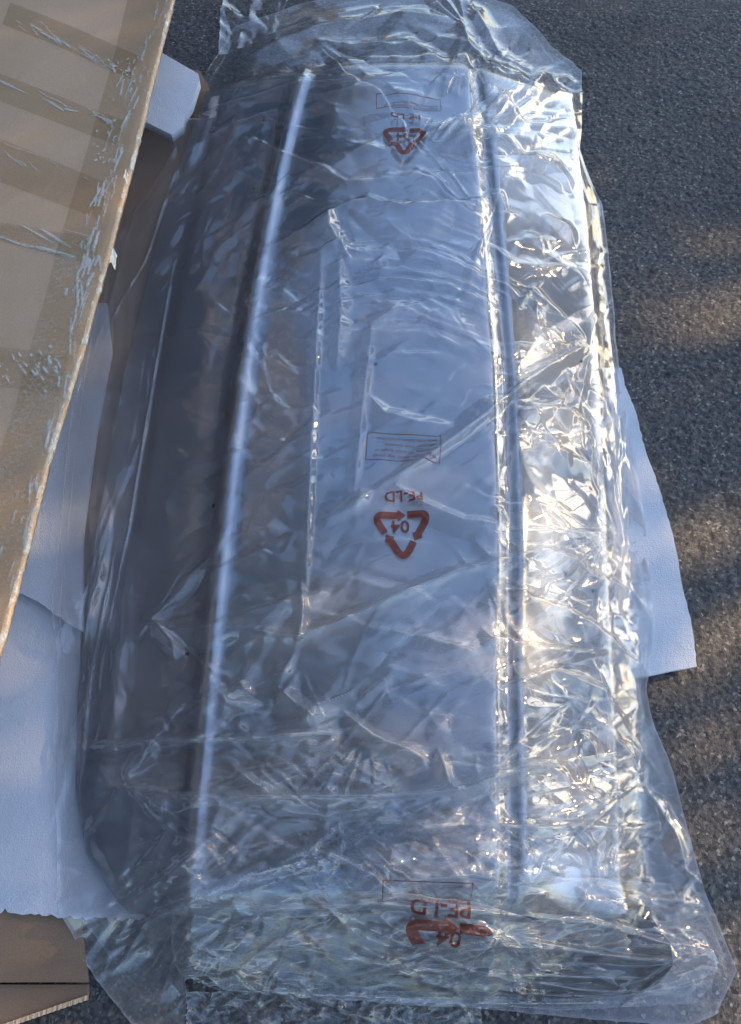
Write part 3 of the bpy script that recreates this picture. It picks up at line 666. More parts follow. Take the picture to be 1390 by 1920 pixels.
# families of random folds
fan = lambda cx, cy: (lambda x, y: math.degrees(math.atan2(y - cy, x - cx)))
arc = lambda cx, cy: (lambda x, y: math.degrees(math.atan2(y - cy, x - cx)) + 90)
A.region(rg, 760, 560, 170, 130, 90, arc(770, 900), 12, (60, 180), (8, 18), (.002, .0045), .25, .1)
A.region(rg, 740, 130, 170, 70, 26, -4, 14, (90, 240), (9, 20), (.002, .005), .12, .35)
A.region(rg, 950, 200, 140, 120, 60, fan(760, 260), 18, (60, 190), (8, 20), (.002, .005), .15, .25)
A.region(rg, 640, 320, 220, 130, 60, -12, 25, (50, 170), (8, 20), (.0015, .004), .2, .15)
A.region(rg, 510, 640, 70, 210, 55, 12, 28, (40, 130), (9, 20), (.002, .0055), .35, .15)
A.region(rg, 1030, 650, 80, 260, 45, 14, 24, (40, 140), (6, 15), (.002, .0055), .3, .25)
A.region(rg, 780, 850, 190, 130, 50, -32, 16, (80, 240), (10, 22), (.0012, .003), .08, .1)
A.region(rg, 500, 950, 130, 180, 45, -18, 20, (60, 220), (12, 28), (.002, .005), .15, .1)
A.region(rg, 1030, 1130, 150, 170, 30, 14, 22, (50, 190), (7, 18), (.002, .006), .15, .35)
A.region(rg, 700, 1180, 260, 130, 70, -20, 22, (70, 260), (10, 26), (.0015, .0045), .12, .15)
A.region(rg, 620, 1370, 420, 100, 60, -6, 22, (50, 220), (7, 20), (.002, .006), .15, .25)
A.region(rg, 1050, 1480, 200, 150, 45, -12, 30, (35, 140), (6, 16), (.002, .006), .3, .3)
A.region(rg, 650, 1600, 330, 110, 85, -14, 20, (60, 240), (7, 18), (.002, .006), .15, .3)
A.region(rg, 1000, 1700, 330, 130, 120, 4, 22, (50, 220), (6, 18), (.002, .006), .2, .3)
A.region(rg, 300, 1700, 150, 150, 60, -46, 12, (80, 260), (7, 18), (.002, .005), .1, .2)
A.region(rg, 220, 700, 70, 420, 16, -76, 4, (200, 420), (4, 9), (.0008, .0025), .08, .12)
A.region(rg, 180, 1250, 80, 300, 40, -80, 12, (90, 320), (10, 24), (.0015, .005), .08, .12)
A.region(rg, 1170, 900, 50, 500, 60, 80, 10, (90, 320), (7, 18), (.0012, .004), .12, .2)
A.region(rg, 380, 350, 110, 160, 40, -58, 16, (80, 240), (9, 20), (.0012, .003), .12, .15)
# crumpling
crm = np.clip(.34 + .8 * softmask(1050, 1560, 260, 260) + .7 * softmask(700, 1600, 380, 170) + .6 * softmask(1030, 640, 90, 300) + .6 * softmask(780, 130, 260, 90) + .5 * softmask(1030, 1150, 160, 160) + .6 * softmask(560, 1330, 260, 110)
              + .35 * softmask(500, 700, 90, 330) - .25 * softmask(800, 780, 150, 260) - .28 * softmask(330, 700, 90, 500), .04, 1.2)
A.h += crumple(690, 940, 760, 1080, -14, 150, 80, .016, 3, -1) * crm
A.h += crumple(690, 940, 760, 1080, 22, 75, 40, .0062, 4, -1) * crm * (1 - .75 * softmask(1070, 1000, 120, 700))
A.h += crumple(690, 940, 760, 1080, -8, 34, 18, .0021, 6, -1) * np.clip(crm - .5, 0, 1) * .6
for f in [(640, 1540, 100, 215, 30, 520, 34, .012, 1), (640, 1540, -50, 20, 30, 380, 12, .008, 2), (800, 292, -60, 40, 25, 380, 26, .012, 3), (1112, 640, 95, 215, 20, 420, 26, .010, 4), (700, 920, -40, 40, 20, 260, 9, .005, 5), 
          (560, 1245, 20, 150, 20, 200, 12, .007, 7), (1160, 1004, 110, 250, 20, 420, 30, .011, 8), (905, 1085, -20, 80, 20, 320, 20, .011, 9), (1000, 1260, -60, 40, 20, 240, 12, .008, 10), (640, 400, -20, 150, 25, 240, 14, .009, 11), (292, 1168, -60, 45, 20, 380, 18, .010, 12),
          (232, 1468, -60, 45, 20, 420, 20, .010, 13), (940, 1448, 20, 200, 20, 260, 20, .009, 14), (1130, 1700, 120, 290, 20, 330, 28, .012, 15), (870, 120, 20, 160, 20, 260, 20, .012, 16), (590, 85, -30, 60, 20, 380, 16, .012, 17), (930, 400, 100, 260, 20, 260, 22, .009, 18), (870, 60, 180, 290, 20, 420, 14, .016, 19)]:
    A.h += fanfold(*f)
# nested crescents where the film is pushed together above the middle
_r = np.hypot((RXX - 760) / 1.0, (RYY - 930) / 1.15) + 12 * fbm(RXX / 60, RYY / 60, 8, 2); _k = np.sort(np.random.default_rng(4).uniform(240, 460, 20)); _z = np.where(np.arange(20) % 2, .0, .014) * np.random.default_rng(5).uniform(.5, 1.2, 20)
A.h += np.interp(_r, _k, _z) * softmask(760, 560, 170, 110)
A.h += fbm(RXX / 130, RYY / 130, 31, 3) * .010
A.h = np.maximum(A.h, -.0035)
A.h = .8 * A.h + .2 * blur(A.h, 1)
# long stretched hems and pull lines of the loose film
for pts, w in [([(120, 1400), (300, 1392), (520, 1386), (690, 1372)], 5), ([(232, 1468), (360, 1494), (520, 1498), (700, 1496), (860, 1482), (1000, 1440), (1150, 1424)], 6), ([(700, 1562), (860, 1547), (1000, 1551), (1180, 1553)], 6),
               ([(200, 1765), (330, 1704), (480, 1645), (600, 1584), (650, 1540)], 5), ([(215, 1822), (300, 1702), (420, 1662), (560, 1600)], 5), ([(250, 1742), (400, 1690), (560, 1642), (680, 1620)], 4), ([(260, 1850), (340, 1720), (400, 1650)], 5), ([(300, 1880), (330, 1790), (380, 1700), (470, 1640)], 5),
               ([(400, 1198), (560, 1202), (700, 1142), (860, 1077), (1000, 1040), (1165, 1010)], 6), ([(450, 1500), (620, 1430), (700, 1380)], 5), ([(520, 1530), (640, 1400), (720, 1300), (860, 1250)], 5), ([(1112, 642), (1040, 690), (960, 745), (880, 810), (790, 872), (700, 922)], 5), ([(700, 1450), (840, 1300), (1000, 1230), (1150, 1190)], 5),
               ([(860, 1560), (960, 1400), (1040, 1330), (1120, 1290)], 5), ([(1010, 1640), (1080, 1560), (1160, 1500), (1230, 1470)], 5), ([(330, 235), (420, 200), (560, 170), (720, 160)], 4), ([(330, 300), (420, 245), (560, 200)], 4), ([(455, 256), (560, 305), (660, 345)], 5), ([(700, 335), (860, 330), (1010, 316)], 5),
               ([(430, 95), (560, 50), (700, 20), (860, 12)], 6), ([(1080, 145), (950, 195), (820, 290)], 6), ([(190, 1250), (240, 1000), (290, 700), (330, 480)], 4), ([(150, 1500), (170, 1300), (220, 1000)], 4)]:
    A.ridge(pts, .0045, w * 1.6, w, .42, cw=1.5)
HZA = np.clip(.065 - .04 * softmask(390, 800, 120, 650) - .05 * softmask(800, 1800, 420, 70) + .085 * softmask(770, 880, 230, 560) + .12 * softmask(200, 760, 55, 620) + .08 * softmask(720, 1250, 330, 430) + .16 * softmask(760, 60, 420, 90) + .05 * softmask(500, 1550, 300, 200) + .05 * crm + .34 * softmask(1195, 1000, 65, 520) + .12 * softmask(1130, 320, 60, 260) + .10 * softmask(250, 1750, 160, 170) + .0 * RXX + .20 * softmask(1270, 1680, 110, 260) + .10 * softmask(300, 1850, 120, 100) + .05 * softmask(330, 300, 100, 200)  # film milkiness, also paled in the centre and sunlit side as painted light
              + .07 * softmask(170, 900, 60, 600) + .10 * softmask(1000, 1120, 230, 330) + .08 * softmask(950, 1550, 330, 200) + .05 * softmask(950, 230, 190, 170), 0, .55) + A.c * .5
B = Wr(); rg = np.random.default_rng(77)      # film layer beneath
B.region(rg, 700, 960, 620, 950, 260, -15, 40, (80, 300), (14, 34), (.0015, .005), .2, .12)
B.region(rg, 800, 1500, 520, 350, 160, -5, 30, (60, 240), (10, 24), (.0015, .005), .2, .2)
B.h += crumple(690, 940, 760, 1080, 30, 90, 50, .006, 31, -1); B.h = np.maximum(B.h, -.002); B.h = .5 * B.h + .5 * blur(B.h, 1)
HZB = .03 + B.c * .35 + .03 * softmask(1180, 1300, 200, 600) + 0 * RXX
def smp(ras, px, py): return bilin(ras, (px + RO) * RS, (py + RO) * RS)

bag = empty('clear_plastic_bag', (0.05, 0.75, 0.02), 'large crumpled clear plastic bag with red-brown PE-LD recycling print covering the dark panel', 'plastic bag')
def sheet(name, Lp, Rp, Tp, Bp, nu, nv, W_, HZ, off, m_, hs=1.0, zc=.03, edge=.003, extra=None, hadd=0.0, seed=0, wob=.004):
    to = lambda p: poly(p, zc)[:, :2]
    def wb(P, s):
        P = resample(P, 160); n = len(P); r = fbm(np.linspace(0, 14, n), np.full(n, s * 3.3 + .5), seed, 4) * 2 * wob + fbm(np.linspace(0, 60, n), np.full(n, s * 3.3 + .5), seed + 3, 2) * wob
        d = np.gradient(P, axis=0); nn = np.stack([-d[:, 1], d[:, 0]], -1); nn /= np.linalg.norm(nn, axis=1)[:, None] + 1e-9
        r = r * np.clip(np.sin(np.linspace(0, np.pi, n)) * 4, 0, 1); return P + nn * r[:, None]
    P = coons(wb(to(Lp), 1), wb(to(Rp), 2), wb(to(Tp), 3), wb(to(Bp), 4), nu, nv)
    X, Y = P[..., 0], P[..., 1]
    z = drape(X, Y)
    px, py = pix(X, Y, z)
    w = smp(W_.h, px, py) * hs
    s = np.linspace(0, 1, nu)[None]; t = np.linspace(0, 1, nv)[:, None]
    de = np.minimum(np.minimum(s, 1 - s) * nu, np.minimum(t, 1 - t) * nv)
    k = np.clip(de / 9.0, 0, 1)
    zz = z + off + w + edge * (1 - k) * 0.6
    if extra is not None: zz = zz + extra(px, py)
    hz = smp(HZ, px, py) + hadd + .22 * np.exp(-(de / 2.0) ** 2)
    V = np.stack([X, Y, zz], -1)
    o = adopt(link(name, grid_mesh(name, V, attrs={'haze': np.clip(hz, 0, .6)}), m_), bag)
    return V
FL = [(350, 190), (300, 255), (262, 300), (215, 430), (178, 640), (158, 780), (140, 950), (122, 1160), (112, 1400), (118, 1560), (122, 1700)]
FR = [(1092, 130), (1092, 200), (1080, 300), (1130, 380), (1145, 520), (1155, 640), (1180, 800), (1200, 920), (1222, 1080), (1230, 1200), (1213, 1290), (1228, 1360), (1262, 1450), (1290, 1560), (1325, 1680), (1345, 1720), (1385, 1820)]
FT = [(350, 190), (395, 120), (440, 50), (560, 5), (700, -18), (860, -22), (960, 10), (1030, 80), (1092, 130)]
FB = [(122, 1700), (150, 1790), (200, 1865), (250, 1925), (345, 1945), (352, 1830), (395, 1822), (420, 1852), (640, 1874), (850, 1886), (1000, 1900), (1150, 1915), (1290, 1925), (1345, 1905), (1385, 1820)]
OUT = sheet('film_sheet', FL, FR, FT, FB, 640, 940, A, HZA, .003, M_FILM, seed=1)
ins = lambda P, d: [(695 + (x - 695) * d, 960 + (y - 960) * (d + .005)) for x, y in P]
sheet('inner_film', ins(FL, .975), ins(FR, .965), ins(FT, .975)[:1] + ins(FT, .98)[1:-1] + ins(FR, .965)[:1], ins(FL, .975)[-1:] + [(200, 1790), (345, 1800), (640, 1830), (1000, 1860), (1290, 1870)] + ins(FR, .965)[-1:], 420, 620, B, HZB, .0012, M_FILM2, seed=2, hs=.8)

# ------------------------------------------------------------------ print on the film
ZF = None
def film_z(X, Y):
    z = drape(X, Y); px, py = pix(X, Y, z); return z + .003 + smp(A.h, px, py)
def conform(me, name, parent, cell=.004, dz=.0009, zf=None):
    bm = bmesh.new(); bm.from_mesh(me)
    bmesh.ops.triangulate(bm, faces=bm.faces[:])
    xs = [v.co.x for v in bm.verts]; ys = [v.co.y for v in bm.verts]
    for ax, (lo, hi) in ((0, (min(xs), max(xs))), (1, (min(ys), max(ys)))):
        c = lo + cell
        while c < hi:
            bmesh.ops.bisect_plane(bm, geom=bm.verts[:] + bm.edges[:] + bm.faces[:], plane_co=(c, 0, 0) if ax == 0 else (0, c, 0), plane_no=(1, 0, 0) if ax == 0 else (0, 1, 0)); c += cell
    A_ = np.array([v.co[:] for v in bm.verts]); z = (zf or film_z)(A_[:, 0], A_[:, 1])
    for v, q in zip(bm.verts, z): v.co.z = q + dz
    m2 = bpy.data.meshes.new(name); bm.to_mesh(m2); bm.free()
    o = link(name, m2, M_INK); adopt(o, bag); return o
def text_mesh(s, size, bold=0.0):
    cu = bpy.data.curves.new('lettering', 'FONT'); cu.body = s; cu.size = size; cu.offset = bold; cu.resolution_u = 3; cu.align_x = 'LEFT'
    ob = bpy.data.objects.new('tmp', cu); COL.objects.link(ob); dg = bpy.context.evaluated_depsgraph_get()
    me = bpy.data.meshes.new_from_object(ob.evaluated_get(dg)); bpy.data.objects.remove(ob); return me
def place(me, px, py, ang, zref=.18, sy=1.0, width=None):
    """turn the mesh (drawn in its own XY) by ang degrees and centre it at the photo point"""
    co = np.array([v.co[:] for v in me.vertices]); c = (co.min(0) + co.max(0)) / 2; co = co - c
    if width: co *= width / (co[:, 0].max() - co[:, 0].min())
    co[:, 1] *= sy
    a = R(ang); x = co[:, 0] * math.cos(a) - co[:, 1] * math.sin(a); y = co[:, 0] * math.sin(a) + co[:, 1] * math.cos(a)
    p = at(px, py, zref); co = np.stack([x + p[0], y + p[1], np.zeros_like(x)], -1)
    me.vertices.foreach_set('co', co.reshape(-1).astype(np.float32)); me.update(); return me
def loop_mesh(r, w):
    """three chasing arrows round a triangle, point up"""
    V = []; F = []
    C = [(r * math.cos(R(90 + 120 * k)), r * math.sin(R(90 + 120 * k))) for k in range(3)]
    for k in range(3):
        a = np.array(C[k]); b = np.array(C[(k + 1) % 3]); c = np.array(C[(k + 2) % 3])
        # arm: starts mid side (c-a), rounds the corner a, runs along a-b and ends in an arrowhead at mid side
        p0 = a + (c - a) * .39; p3 = a + (b - a) * .44
        q1 = a + (c - a) * .17; q2 = a + (b - a) * .17
        path = [p0, q1] + [(1 - t) ** 2 * q1 + 2 * t * (1 - t) * a * .97 + t * t * q2 for t in (.2, .4, .6, .8)] + [q2, p3]
        path = np.array(path); d = np.gradient(path, axis=0); d /= np.linalg.norm(d, axis=1)[:, None]; n = np.stack([-d[:, 1], d[:, 0]], -1)
        i0 = len(V)
        for p, m_ in zip(path, n): V += [tuple(p + m_ * w / 2) + (0,), tuple(p - m_ * w / 2) + (0,)]
        for i in range(len(path) - 1): F.append((i0 + 2 * i, i0 + 2 * i + 1, i0 + 2 * i + 3, i0 + 2 * i + 2))
        dd = (b - a) / np.linalg.norm(b - a); nn = np.array([-dd[1], dd[0]]); i0 = len(V)
        for p in (p3 + nn * w * .85, p3 - nn * w * .85, p3 + dd * w * 1.1): V.append(tuple(p) + (0,))
        F.append((i0, i0 + 1, i0 + 2))
    V = [(-x, y, z) for x, y, z in V]
    me = bpy.data.meshes.new('loop'); me.from_pydata(V, [], F); return me
def frame_mesh(w, h, t):
    me = bpy.data.meshes.new('frame'); a, b = w / 2, h / 2
    V = [(-a, -b, 0), (a, -b, 0), (a, b, 0), (-a, b, 0), (-a + t, -b + t, 0), (a - t, -b + t, 0), (a - t, b - t, 0), (-a + t, b - t, 0)]
    me.from_pydata(V, [], [(0, 1, 5, 4), (1, 2, 6, 5), (2, 3, 7, 6), (3, 0, 4, 7)]); return me
def mark(px, py, sc, ang, zf=None, zref=.18, squash=1.0):
    ppm = FPX / (np.linalg.norm(at(px, py, zref) - CAM) * 1.0); u = sc / ppm
    conform(place(loop_mesh(65 * u, 14.5 * u), px, py + 6 * sc * squash, ang, zref, squash), 'recycling_arrows', bag, zf=zf)
    conform(place(text_mesh('04', .05, .0009), px - 4 * sc, py - 9 * sc * squash, ang, zref, squash, 37 * u), 'recycling_number', bag, zf=zf)
    conform(place(text_mesh('PE-LD', .05, .0009), px + 3 * sc, py - 67 * sc * squash, ang, zref, squash, 78 * u), 'print_lettering', bag, zf=zf)
mark(754, 1000, .93, 182)
mark(758, 272, .66, 178, squash=1.0)
LINES = ['WARNING: Plastic bags can be', 'dangerous. To avoid danger of', 'suffocation Keep this cover', 'away from babies and children.']
def warning(px, py, wpx, ang, zref=.18, zf=None, lines=LINES, sq=1.0):
    ppm = FPX / np.linalg.norm(at(px, py, zref) - CAM); u = wpx / 138 / ppm
    conform(place(frame_mesh(138 * u, 56 * u * sq, 1.3 * u), px, py, ang, zref), 'warning_frame', bag, zf=zf)
    for i, s in enumerate(lines):
        wd = {0: 118, 1: 114, 2: 98, 3: 114}[LINES.index(s)]
        me = place(text_mesh(s, .01), px, py, 0, zref, 1, wd * u)
        co = np.array([v.co[:] for v in me.vertices]); p = at(px, py, zref); co -= (p[0], p[1], 0)
        co[:, 0] += (-62 + wd / 2) * u; co[:, 1] += (18.5 - i * 12.0) * u * sq
        a = R(ang); x = co[:, 0] * math.cos(a) - co[:, 1] * math.sin(a) + p[0]; y = co[:, 0] * math.sin(a) + co[:, 1] * math.cos(a) + p[1]
        me.vertices.foreach_set('co', np.stack([x, y, 0 * x], -1).reshape(-1).astype(np.float32)); me.update()
        conform(me, 'warning_text', bag, cell=.008, zf=zf)
warning(756, 846, 138, 176.5)
warning(766, 203, 108, 181, sq=.6, lines=LINES[1:3])

# ------------------------------------------------------------------ folded-back mouth of the bag at the bottom
C_ = Wr(); rg = np.random.default_rng(5)
for pts, h, w, w2, c in [([(350, 1700), (600, 1690), (750, 1680), (900, 1700), (1080, 1720), (1240, 1765)], .012, 24, 10, .5), ([(430, 1780), (600, 1760), (760, 1790), (930, 1765), (1200, 1790)], .014, 40, 16, .4),
                         ([(620, 1700), (690, 1770), (780, 1830), (900, 1865)], .012, 34, 14, .4), ([(920, 1750), (860, 1820), (780, 1850)], .010, 28, 12, .3), ([(930, 1750), (1000, 1810), (1100, 1830)], .012, 30, 14, .3),
                         ([(930, 1750), (960, 1850), (1010, 1890)], .010, 26, 14, .3), ([(1040, 1770), (1150, 1790), (1300, 1800)], .010, 22, 12, .5), ([(420, 1840), (640, 1860), (900, 1850), (1150, 1870)], .008, 22, 12, .4)]:
    C_.ridge(pts, h * 1.5, w, w2, c * .8)
C_.region(rg, 850, 1790, 480, 90, 45, 6, 24, (100, 360), (10, 28), (.004, .009), .15, .4)
C_.region(rg, 520, 1790, 200, 80, 60, -20, 22, (60, 200), (8, 20), (.002, .006), .15, .3)
for pts in [[(415, 1842), (640, 1862), (900, 1878), (1280, 1876)], [(930, 1748), (1060, 1772), (1180, 1790), (1305, 1792)], [(600, 1690), (740, 1760), (900, 1820), (1080, 1850), (1290, 1862)], [(360, 1712), (520, 1702), (700, 1690), (900, 1706), (1100, 1728)],
            [(420, 1790), (560, 1770), (720, 1800), (860, 1850)], [(700, 1800), (820, 1770), (930, 1750)], [(640, 1830), (800, 1810), (1000, 1822), (1250, 1830)], [(430, 1830), (520, 1760), (600, 1720)]]: C_.ridge(pts, .009, 14, 6, .7, cw=2.2)
C_.h += crumple(830, 1780, 560, 150, 7, 210, 48, .021, 41, -1) + crumple(830, 1780, 560, 150, -12, 44, 18, .005, 42, -1)
for f in [(930, 1750, 20, 170, 15, 330, 22, .014, 51), (930, 1750, 185, 350, 15, 260, 16, .012, 52), (430, 1790, -50, 50, 15, 330, 18, .014, 53), (1290, 1770, 130, 230, 15, 380, 20, .014, 54)]: C_.h += fanfold(*f)
C_.h = np.maximum(C_.h, -.002); C_.h = .6 * C_.h + .4 * blur(C_.h, 1)
HZC = .05 + C_.c * .45 + .09 * softmask(800, 1700, 160, 50) + .06 * softmask(1150, 1800, 200, 80) + .05 * softmask(560, 1750, 160, 70)
CL = [(350, 1702), (345, 1760), (352, 1815), (418, 1848)]; CR_ = [(1300, 1745), (1335, 1800), (1330, 1850), (1300, 1880)]
CT = [(350, 1702), (430, 1676), (520, 1690), (600, 1664), (740, 1668), (900, 1690), (980, 1716), (1080, 1712), (1170, 1742), (1240, 1730), (1300, 1745)]; CB = [(418, 1848), (640, 1868), (850, 1878), (1050, 1892), (1300, 1880)]
lift = lambda px, py: .010 + .034 * np.sin(np.pi * np.clip((py - 1660 + 22 * np.sin(px / 95)) / 205, 0, 1)) ** 1.3 * (.75 + .25 * np.sin(px / 61))
sheet('folded_mouth', CL, CR_, CT, CB, 460, 130, C_, HZC, .004, M_FILM, seed=4, extra=lift)
def mouth_z(X, Y):
    z = drape(X, Y); px, py = pix(X, Y, z); return z + .004 + smp(C_.h, px, py) + lift(px, py)
ppm = FPX / np.linalg.norm(at(830, 1700, .15) - CAM)
conform(place(text_mesh('PE-LD', .05, .0009), 822, 1700, 176, .15, .9, 98 / ppm), 'print_lettering', bag, zf=mouth_z)
# lower part of the symbol is hidden in the fold: only the arrows nearest the lettering show
lm = place(loop_mesh(.078, .020), 838, 1788, 175, .15, .80)
bm = bmesh.new(); bm.from_mesh(lm)
g = bmesh.ops.bisect_plane(bm, geom=bm.verts[:] + bm.edges[:] + bm.faces[:], plane_co=tuple(at(838, 1762, .15)), plane_no=(.12, -1, 0), clear_outer=True); bm.to_mesh(lm); bm.free()
conform(lm, 'recycling_arrows', bag, zf=mouth_z)
conform(place(text_mesh('04', .05, .0004), 838, 1757, 176, .15, .8, 40 / ppm), 'recycling_number', bag, zf=mouth_z)
warning(800, 1672, 150, 178, zref=.155, lines=LINES[1:2], sq=.55)

# loose flaps of the bag that lie over one another above the mouth
lf = lambda a: (lambda px, py: a + 0 * px)
def flap(T, B, W_, HZ, nu, nv, seed, up):
    sheet('loose_flap', [T[0], ((T[0][0] + B[0][0]) / 2 - 6, (T[0][1] + B[0][1]) / 2), B[0]], [T[-1], ((T[-1][0] + B[-1][0]) / 2 + 6, (T[-1][1] + B[-1][1]) / 2), B[-1]], T, B, nu, nv, W_, HZ, up, M_FILM, seed=seed, zc=.14, wob=.003)
D2 = Wr(); rg = np.random.default_rng(303)
D2.h += crumple(700, 1500, 700, 330, -10, 120, 50, .013, 61, -1) + crumple(700, 1500, 700, 330, 14, 50, 26, .005, 62, -1)
for f in [(690, 1372, 60, 190, 15, 420, 26, .012, 63), (640, 1545, -40, 60, 15, 500, 30, .014, 64), (1180, 1552, 120, 230, 15, 400, 22, .012, 65)]: D2.h += fanfold(*f)
D2.region(rg, 800, 1560, 480, 170, 90, -6, 22, (120, 380), (10, 24), (.002, .007), .12, .5); D2.h = np.maximum(D2.h, -.002)
HZ2 = .05 + D2.c * .5
flap([(232, 1466), (300, 1400), (520, 1386), (690, 1370), (760, 1392)], [(232, 1472), (330, 1525), (520, 1500), (690, 1498), (800, 1450)], D2, HZ2, 260, 70, 71, .008)
flap([(640, 1545), (760, 1530), (900, 1470), (1050, 1425), (1180, 1400), (1232, 1420)], [(560, 1625), (760, 1660), (900, 1600), (1060, 1560), (1180, 1556), (1285, 1570)], D2, HZ2, 330, 110, 72, .010)
flap([(480, 1640), (620, 1600), (800, 1640), (960, 1655), (1120, 1645), (1300, 1660)], [(420, 1730), (620, 1720), (760, 1668), (960, 1716), (1160, 1740), (1322, 1790)], D2, HZ2, 400, 90, 73, .014)
flap([(800, 296), (900, 226), (990, 176), (1082, 140)], [(812, 312), (930, 290), (1030, 300), (1090, 280)], A, HZA, 170, 70, 74, .009)
# a puckered tail of film at the top left, and the thin crackled film lying on the asphalt below
D_ = Wr(); rg = np.random.default_rng(15)
D_.region(rg, 480, 50, 120, 100, 70, 70, 30, (40, 140), (7, 16), (.003, .008), .25, .5); D_.region(rg, 620, 1890, 320, 60, 120, 4, 26, (40, 160), (6, 14), (.002, .007), .3, .6)
D_.h = np.maximum(blur(D_.h, 1), -.002); HZD = .05 + D_.c * .4
sheet('gathered_tail', [(430, -30), (415, 30), (412, 110)], [(545, -30), (540, 10), (520, 60)], [(430, -30), (490, -34), (545, -30)], [(412, 110), (450, 95), (520, 60)], 110, 130, D_, HZD, .01, M_FILM, seed=6)
sheet('trailing_film', [(352, 1858), (350, 1930), (345, 1990)], [(900, 1885), (905, 1930), (900, 1990)], [(352, 1858), (600, 1850), (900, 1885)], [(345, 1990), (600, 1995), (900, 1990)], 320, 80, D_, HZD, .002, M_FILM, seed=7)

# ------------------------------------------------------------------ cardboard lid, raised, at the left
LZ = .36
lid = empty('cardboard_box_lid', tuple(at(60, 500, LZ)), 'large tan cardboard box lid crossed with clear packing tape, raised over the left side', 'box lid')
def lid_z(X, Y): return LZ + .14 * (X + .42) - .04 * (Y - .8) + .0035 * np.sin(Y * 7 + 1) + .003 * np.sin(X * 11 + Y * 3)
def lpoly(pts):
    p = np.array(pts, float); z = np.full(len(p), LZ)
    for _ in range(12): q = at(p[:, 0], p[:, 1], z); z = lid_z(q[:, 0], q[:, 1])
    return at(p[:, 0], p[:, 1], z)
EDGE = [(345, -80), (325, 0), (301, 95), (276, 195), (232, 370), (203, 480), (180, 560), (158, 645), (128, 745), (93, 856), (64, 974), (30, 1108), (0, 1219), (-36, 1350)]
def make_lid():
    E = resample(lpoly(EDGE)[:, :2], 260)
    n, m_ = 260, 120
    u = np.linspace(0, 1, m_)[None, :]
    X = E[:, :1] + (-.95) * (1 - u); Y = E[:, 1:2] + .0 * u + .16 * (1 - u) * 0 + (1 - u) * .0
    X = X + fbm(np.linspace(0, 40, n), np.zeros(n), 3, 3)[:, None] * .004 * u
    Z = lid_z(X, Y) + 0
    # bent lip along the free edge
    dist = (1 - u) * .95
    Z = Z - .0035 * np.exp(-(dist / .010) ** 2)
    top = np.stack([X, Y, Z], -1)
    side = top[:, -1:, :] + np.array([[(.0008, 0, -.002), (.0008, 0, -.005), (-.001, 0, -.007)]])
    under = top[:, ::-1, :] + (0, 0, -.007)
    V = np.concatenate([top, side, under], 1)
    adopt(link('lid_board', grid_mesh('lid_board', V), M_CARD), lid)
make_lid()
def strip(name, L, Rr, T, B, nu, nv, m_, dz=.0012, wr=None, seed=0):
    P = coons(*[resample(lpoly(p)[:, :2], 60) for p in (L, Rr, T, B)], nu, nv)
    X, Y = P[..., 0], P[..., 1]; z = lid_z(X, Y); px, py = pix(X, Y, z)
    h = smp(wr.h, px, py); a = smp(wr.c, px, py)
    V = np.stack([X, Y, z + dz + np.maximum(h, 0)], -1)
    return adopt(link(name, grid_mesh(name, V, attrs={'air': a}), m_), lid)
T_ = Wr(); rg = np.random.default_rng(99)
def streaks(x0, y0, x1, y1, n, sp, ang, ln, seed, c=.6):
    r = np.random.default_rng(seed)
    for _ in range(max(3, int(n * .55))):
        t = r.random(); x = x0 + (x1 - x0) * t + r.normal(0, sp); y = y0 + (y1 - y0) * t + r.normal(0, sp); th = R(ang + r.normal(0, 9)); l = r.uniform(*ln) / 2
        T_.ridge([(x - l * math.cos(th), y - l * math.sin(th)), (x + r.normal(0, 1), y + r.normal(0, 1)), (x + l * math.cos(th), y + l * math.sin(th))], r.uniform(.0004, .0012), 3, 3, c * r.uniform(.5, 1), cw=r.uniform(1.0, 2.6))
streaks(30, 38, 250, 145, 90, 5, 36, (10, 60), 1); streaks(200, 120, 270, 150, 30, 8, 60, (4, 16), 2, .8)
streaks(0, 150, 70, 190, 6, 3, 30, (40, 90), 3, .9); streaks(50, 170, 110, 195, 8, 4, 25, (20, 60), 4, .9); streaks(130, 200, 230, 240, 14, 4, 22, (20, 70), 5, .8)
streaks(0, 265, 110, 300, 8, 5, 20, (30, 90), 6, .6); streaks(0, 290, 70, 320, 14, 5, 45, (20, 50), 7, .6); streaks(90, 300, 170, 345, 12, 3, 25, (20, 60), 8, .5)
streaks(0, 420, 150, 440, 5, 2, 9, (80, 150), 9, .9); streaks(0, 448, 110, 475, 6, 2, 14, (60, 120), 10, .6)
streaks(310, 0, 235, 180, 60, 8, -72, (8, 50), 11, .7); streaks(265, 120, 190, 400, 110, 9, -72, (10, 70), 12, .75); streaks(190, 400, 150, 560, 60, 10, -74, (12, 60), 13, .7)
streaks(250, 100, 175, 330, 70, 12, -30, (4, 12), 14, .8); streaks(170, 480, 60, 1000, 50, 8, -76, (16, 90), 15, .55); streaks(0, 690, 120, 690, 60, 20, 50, (5, 18), 16, .6); streaks(60, 900, 10, 1150, 40, 12, -74, (14, 60), 17, .5)
strip('tape_strip', [(20, 5), (5, 46)], [(262, 105), (248, 150)], [(20, 5), (140, 52), (262, 105)], [(5, 46), (120, 92), (248, 150)], 160, 40, M_TAPE, .0012, T_)
strip('tape_strip', [(-30, 128), (-34, 178)], [(232, 226), (218, 272)], [(-30, 128), (232, 226)], [(-34, 178), (218, 272)], 160, 40, M_TAPE, .0012, T_)
strip('tape_strip', [(-30, 248), (-30, 330)], [(205, 345), (186, 412)], [(-30, 248), (205, 345)], [(-30, 330), (186, 412)], 160, 50, M_TAPE, .0012, T_)
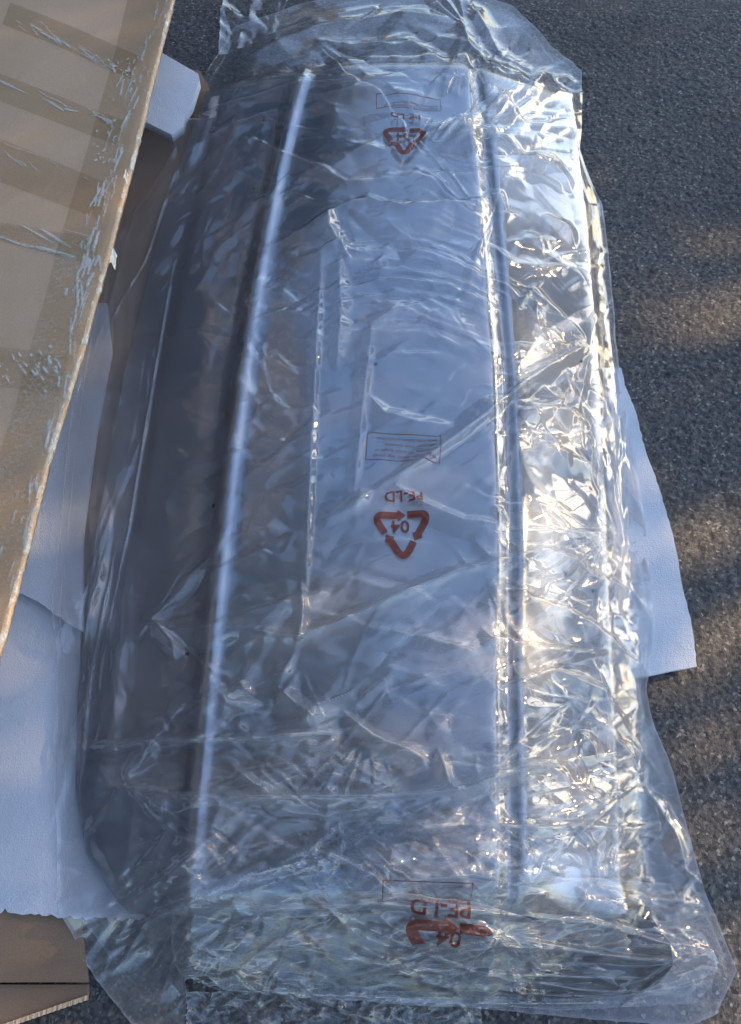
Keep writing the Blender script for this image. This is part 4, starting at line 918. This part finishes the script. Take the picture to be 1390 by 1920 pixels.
strip('tape_strip', [(-30, 412), (-30, 445)], [(186, 450), (180, 500)], [(-30, 412), (186, 450)], [(-30, 445), (180, 500)], 140, 40, M_TAPE2, .0012, T_)
strip('tape_strip', [(-30, 648), (-30, 722)], [(130, 668), (112, 742)], [(-30, 648), (130, 668)], [(-30, 722), (112, 742)], 120, 50, M_TAPE2, .0026, T_)
ein = lambda P, d: [(x - d, y) for x, y in P]
E_up = EDGE[:6]; E_dn = EDGE[5:]
def long_strip(E, wl, m_, dz, nv):
    Lp = [(x - w, y + 4) for (x, y), w in zip(E, wl)]; Rp = [(x - 1.5, y) for x, y in E]
    strip('tape_strip', Lp, Rp, [Lp[0], Rp[0]], [Lp[-1], Rp[-1]], 50, nv, m_, dz, T_)
long_strip(E_up, [88, 86, 84, 88, 96, 100], M_TAPE, .0021, 260)
long_strip(E_dn, [99, 96, 100, 95, 95, 100, 105, 110, 110], M_TAPE2, .0021, 360)
Pe = resample(lpoly(EDGE)[:, :2], 500); ze = lid_z(Pe[:, 0], Pe[:, 1]); wbl = fbm(np.linspace(0, 60, 500), np.full(500, .5), 12, 3) * .006
offs = [(-.004, .0034), (.0010, .0016), (.0030, -.003), (.0028, -.0085), (-.002, -.0105)]
adopt(link('edge_tape', grid_mesh('edge_tape', np.stack([np.stack([Pe[:, 0] + a + wbl * (1 if k > 0 else 0), Pe[:, 1], ze + b], -1) for k, (a, b) in enumerate(offs)], 1), attrs={'air': np.clip(.02 + np.stack([fbm(np.linspace(0, 90, 500), np.full(500, k * .7), 15, 3) for k in range(5)], 1) * 1.3, 0, 1)}), M_TAPE2), lid)
# loose tape curl hanging from the lid edge
for px, py, s in [(206, 485, 1.0), (232, 330, .7)]:
    P = at(px, py, LZ - .004); rows = []
    for i in range(10):
        a = i / 9; rows.append([P + np.array([.001 + .008 * a * s, .012 * s * (k - 1) + .004 * math.sin(a * 5), -.012 * a * s + .003 * math.sin(k * 2 + a * 4)]) for k in range(4)])
    o = adopt(link('tape_curl', grid_mesh('tape_curl', np.array(rows), attrs={'air': np.full((10, 4), .35)}), M_TAPE2), lid)
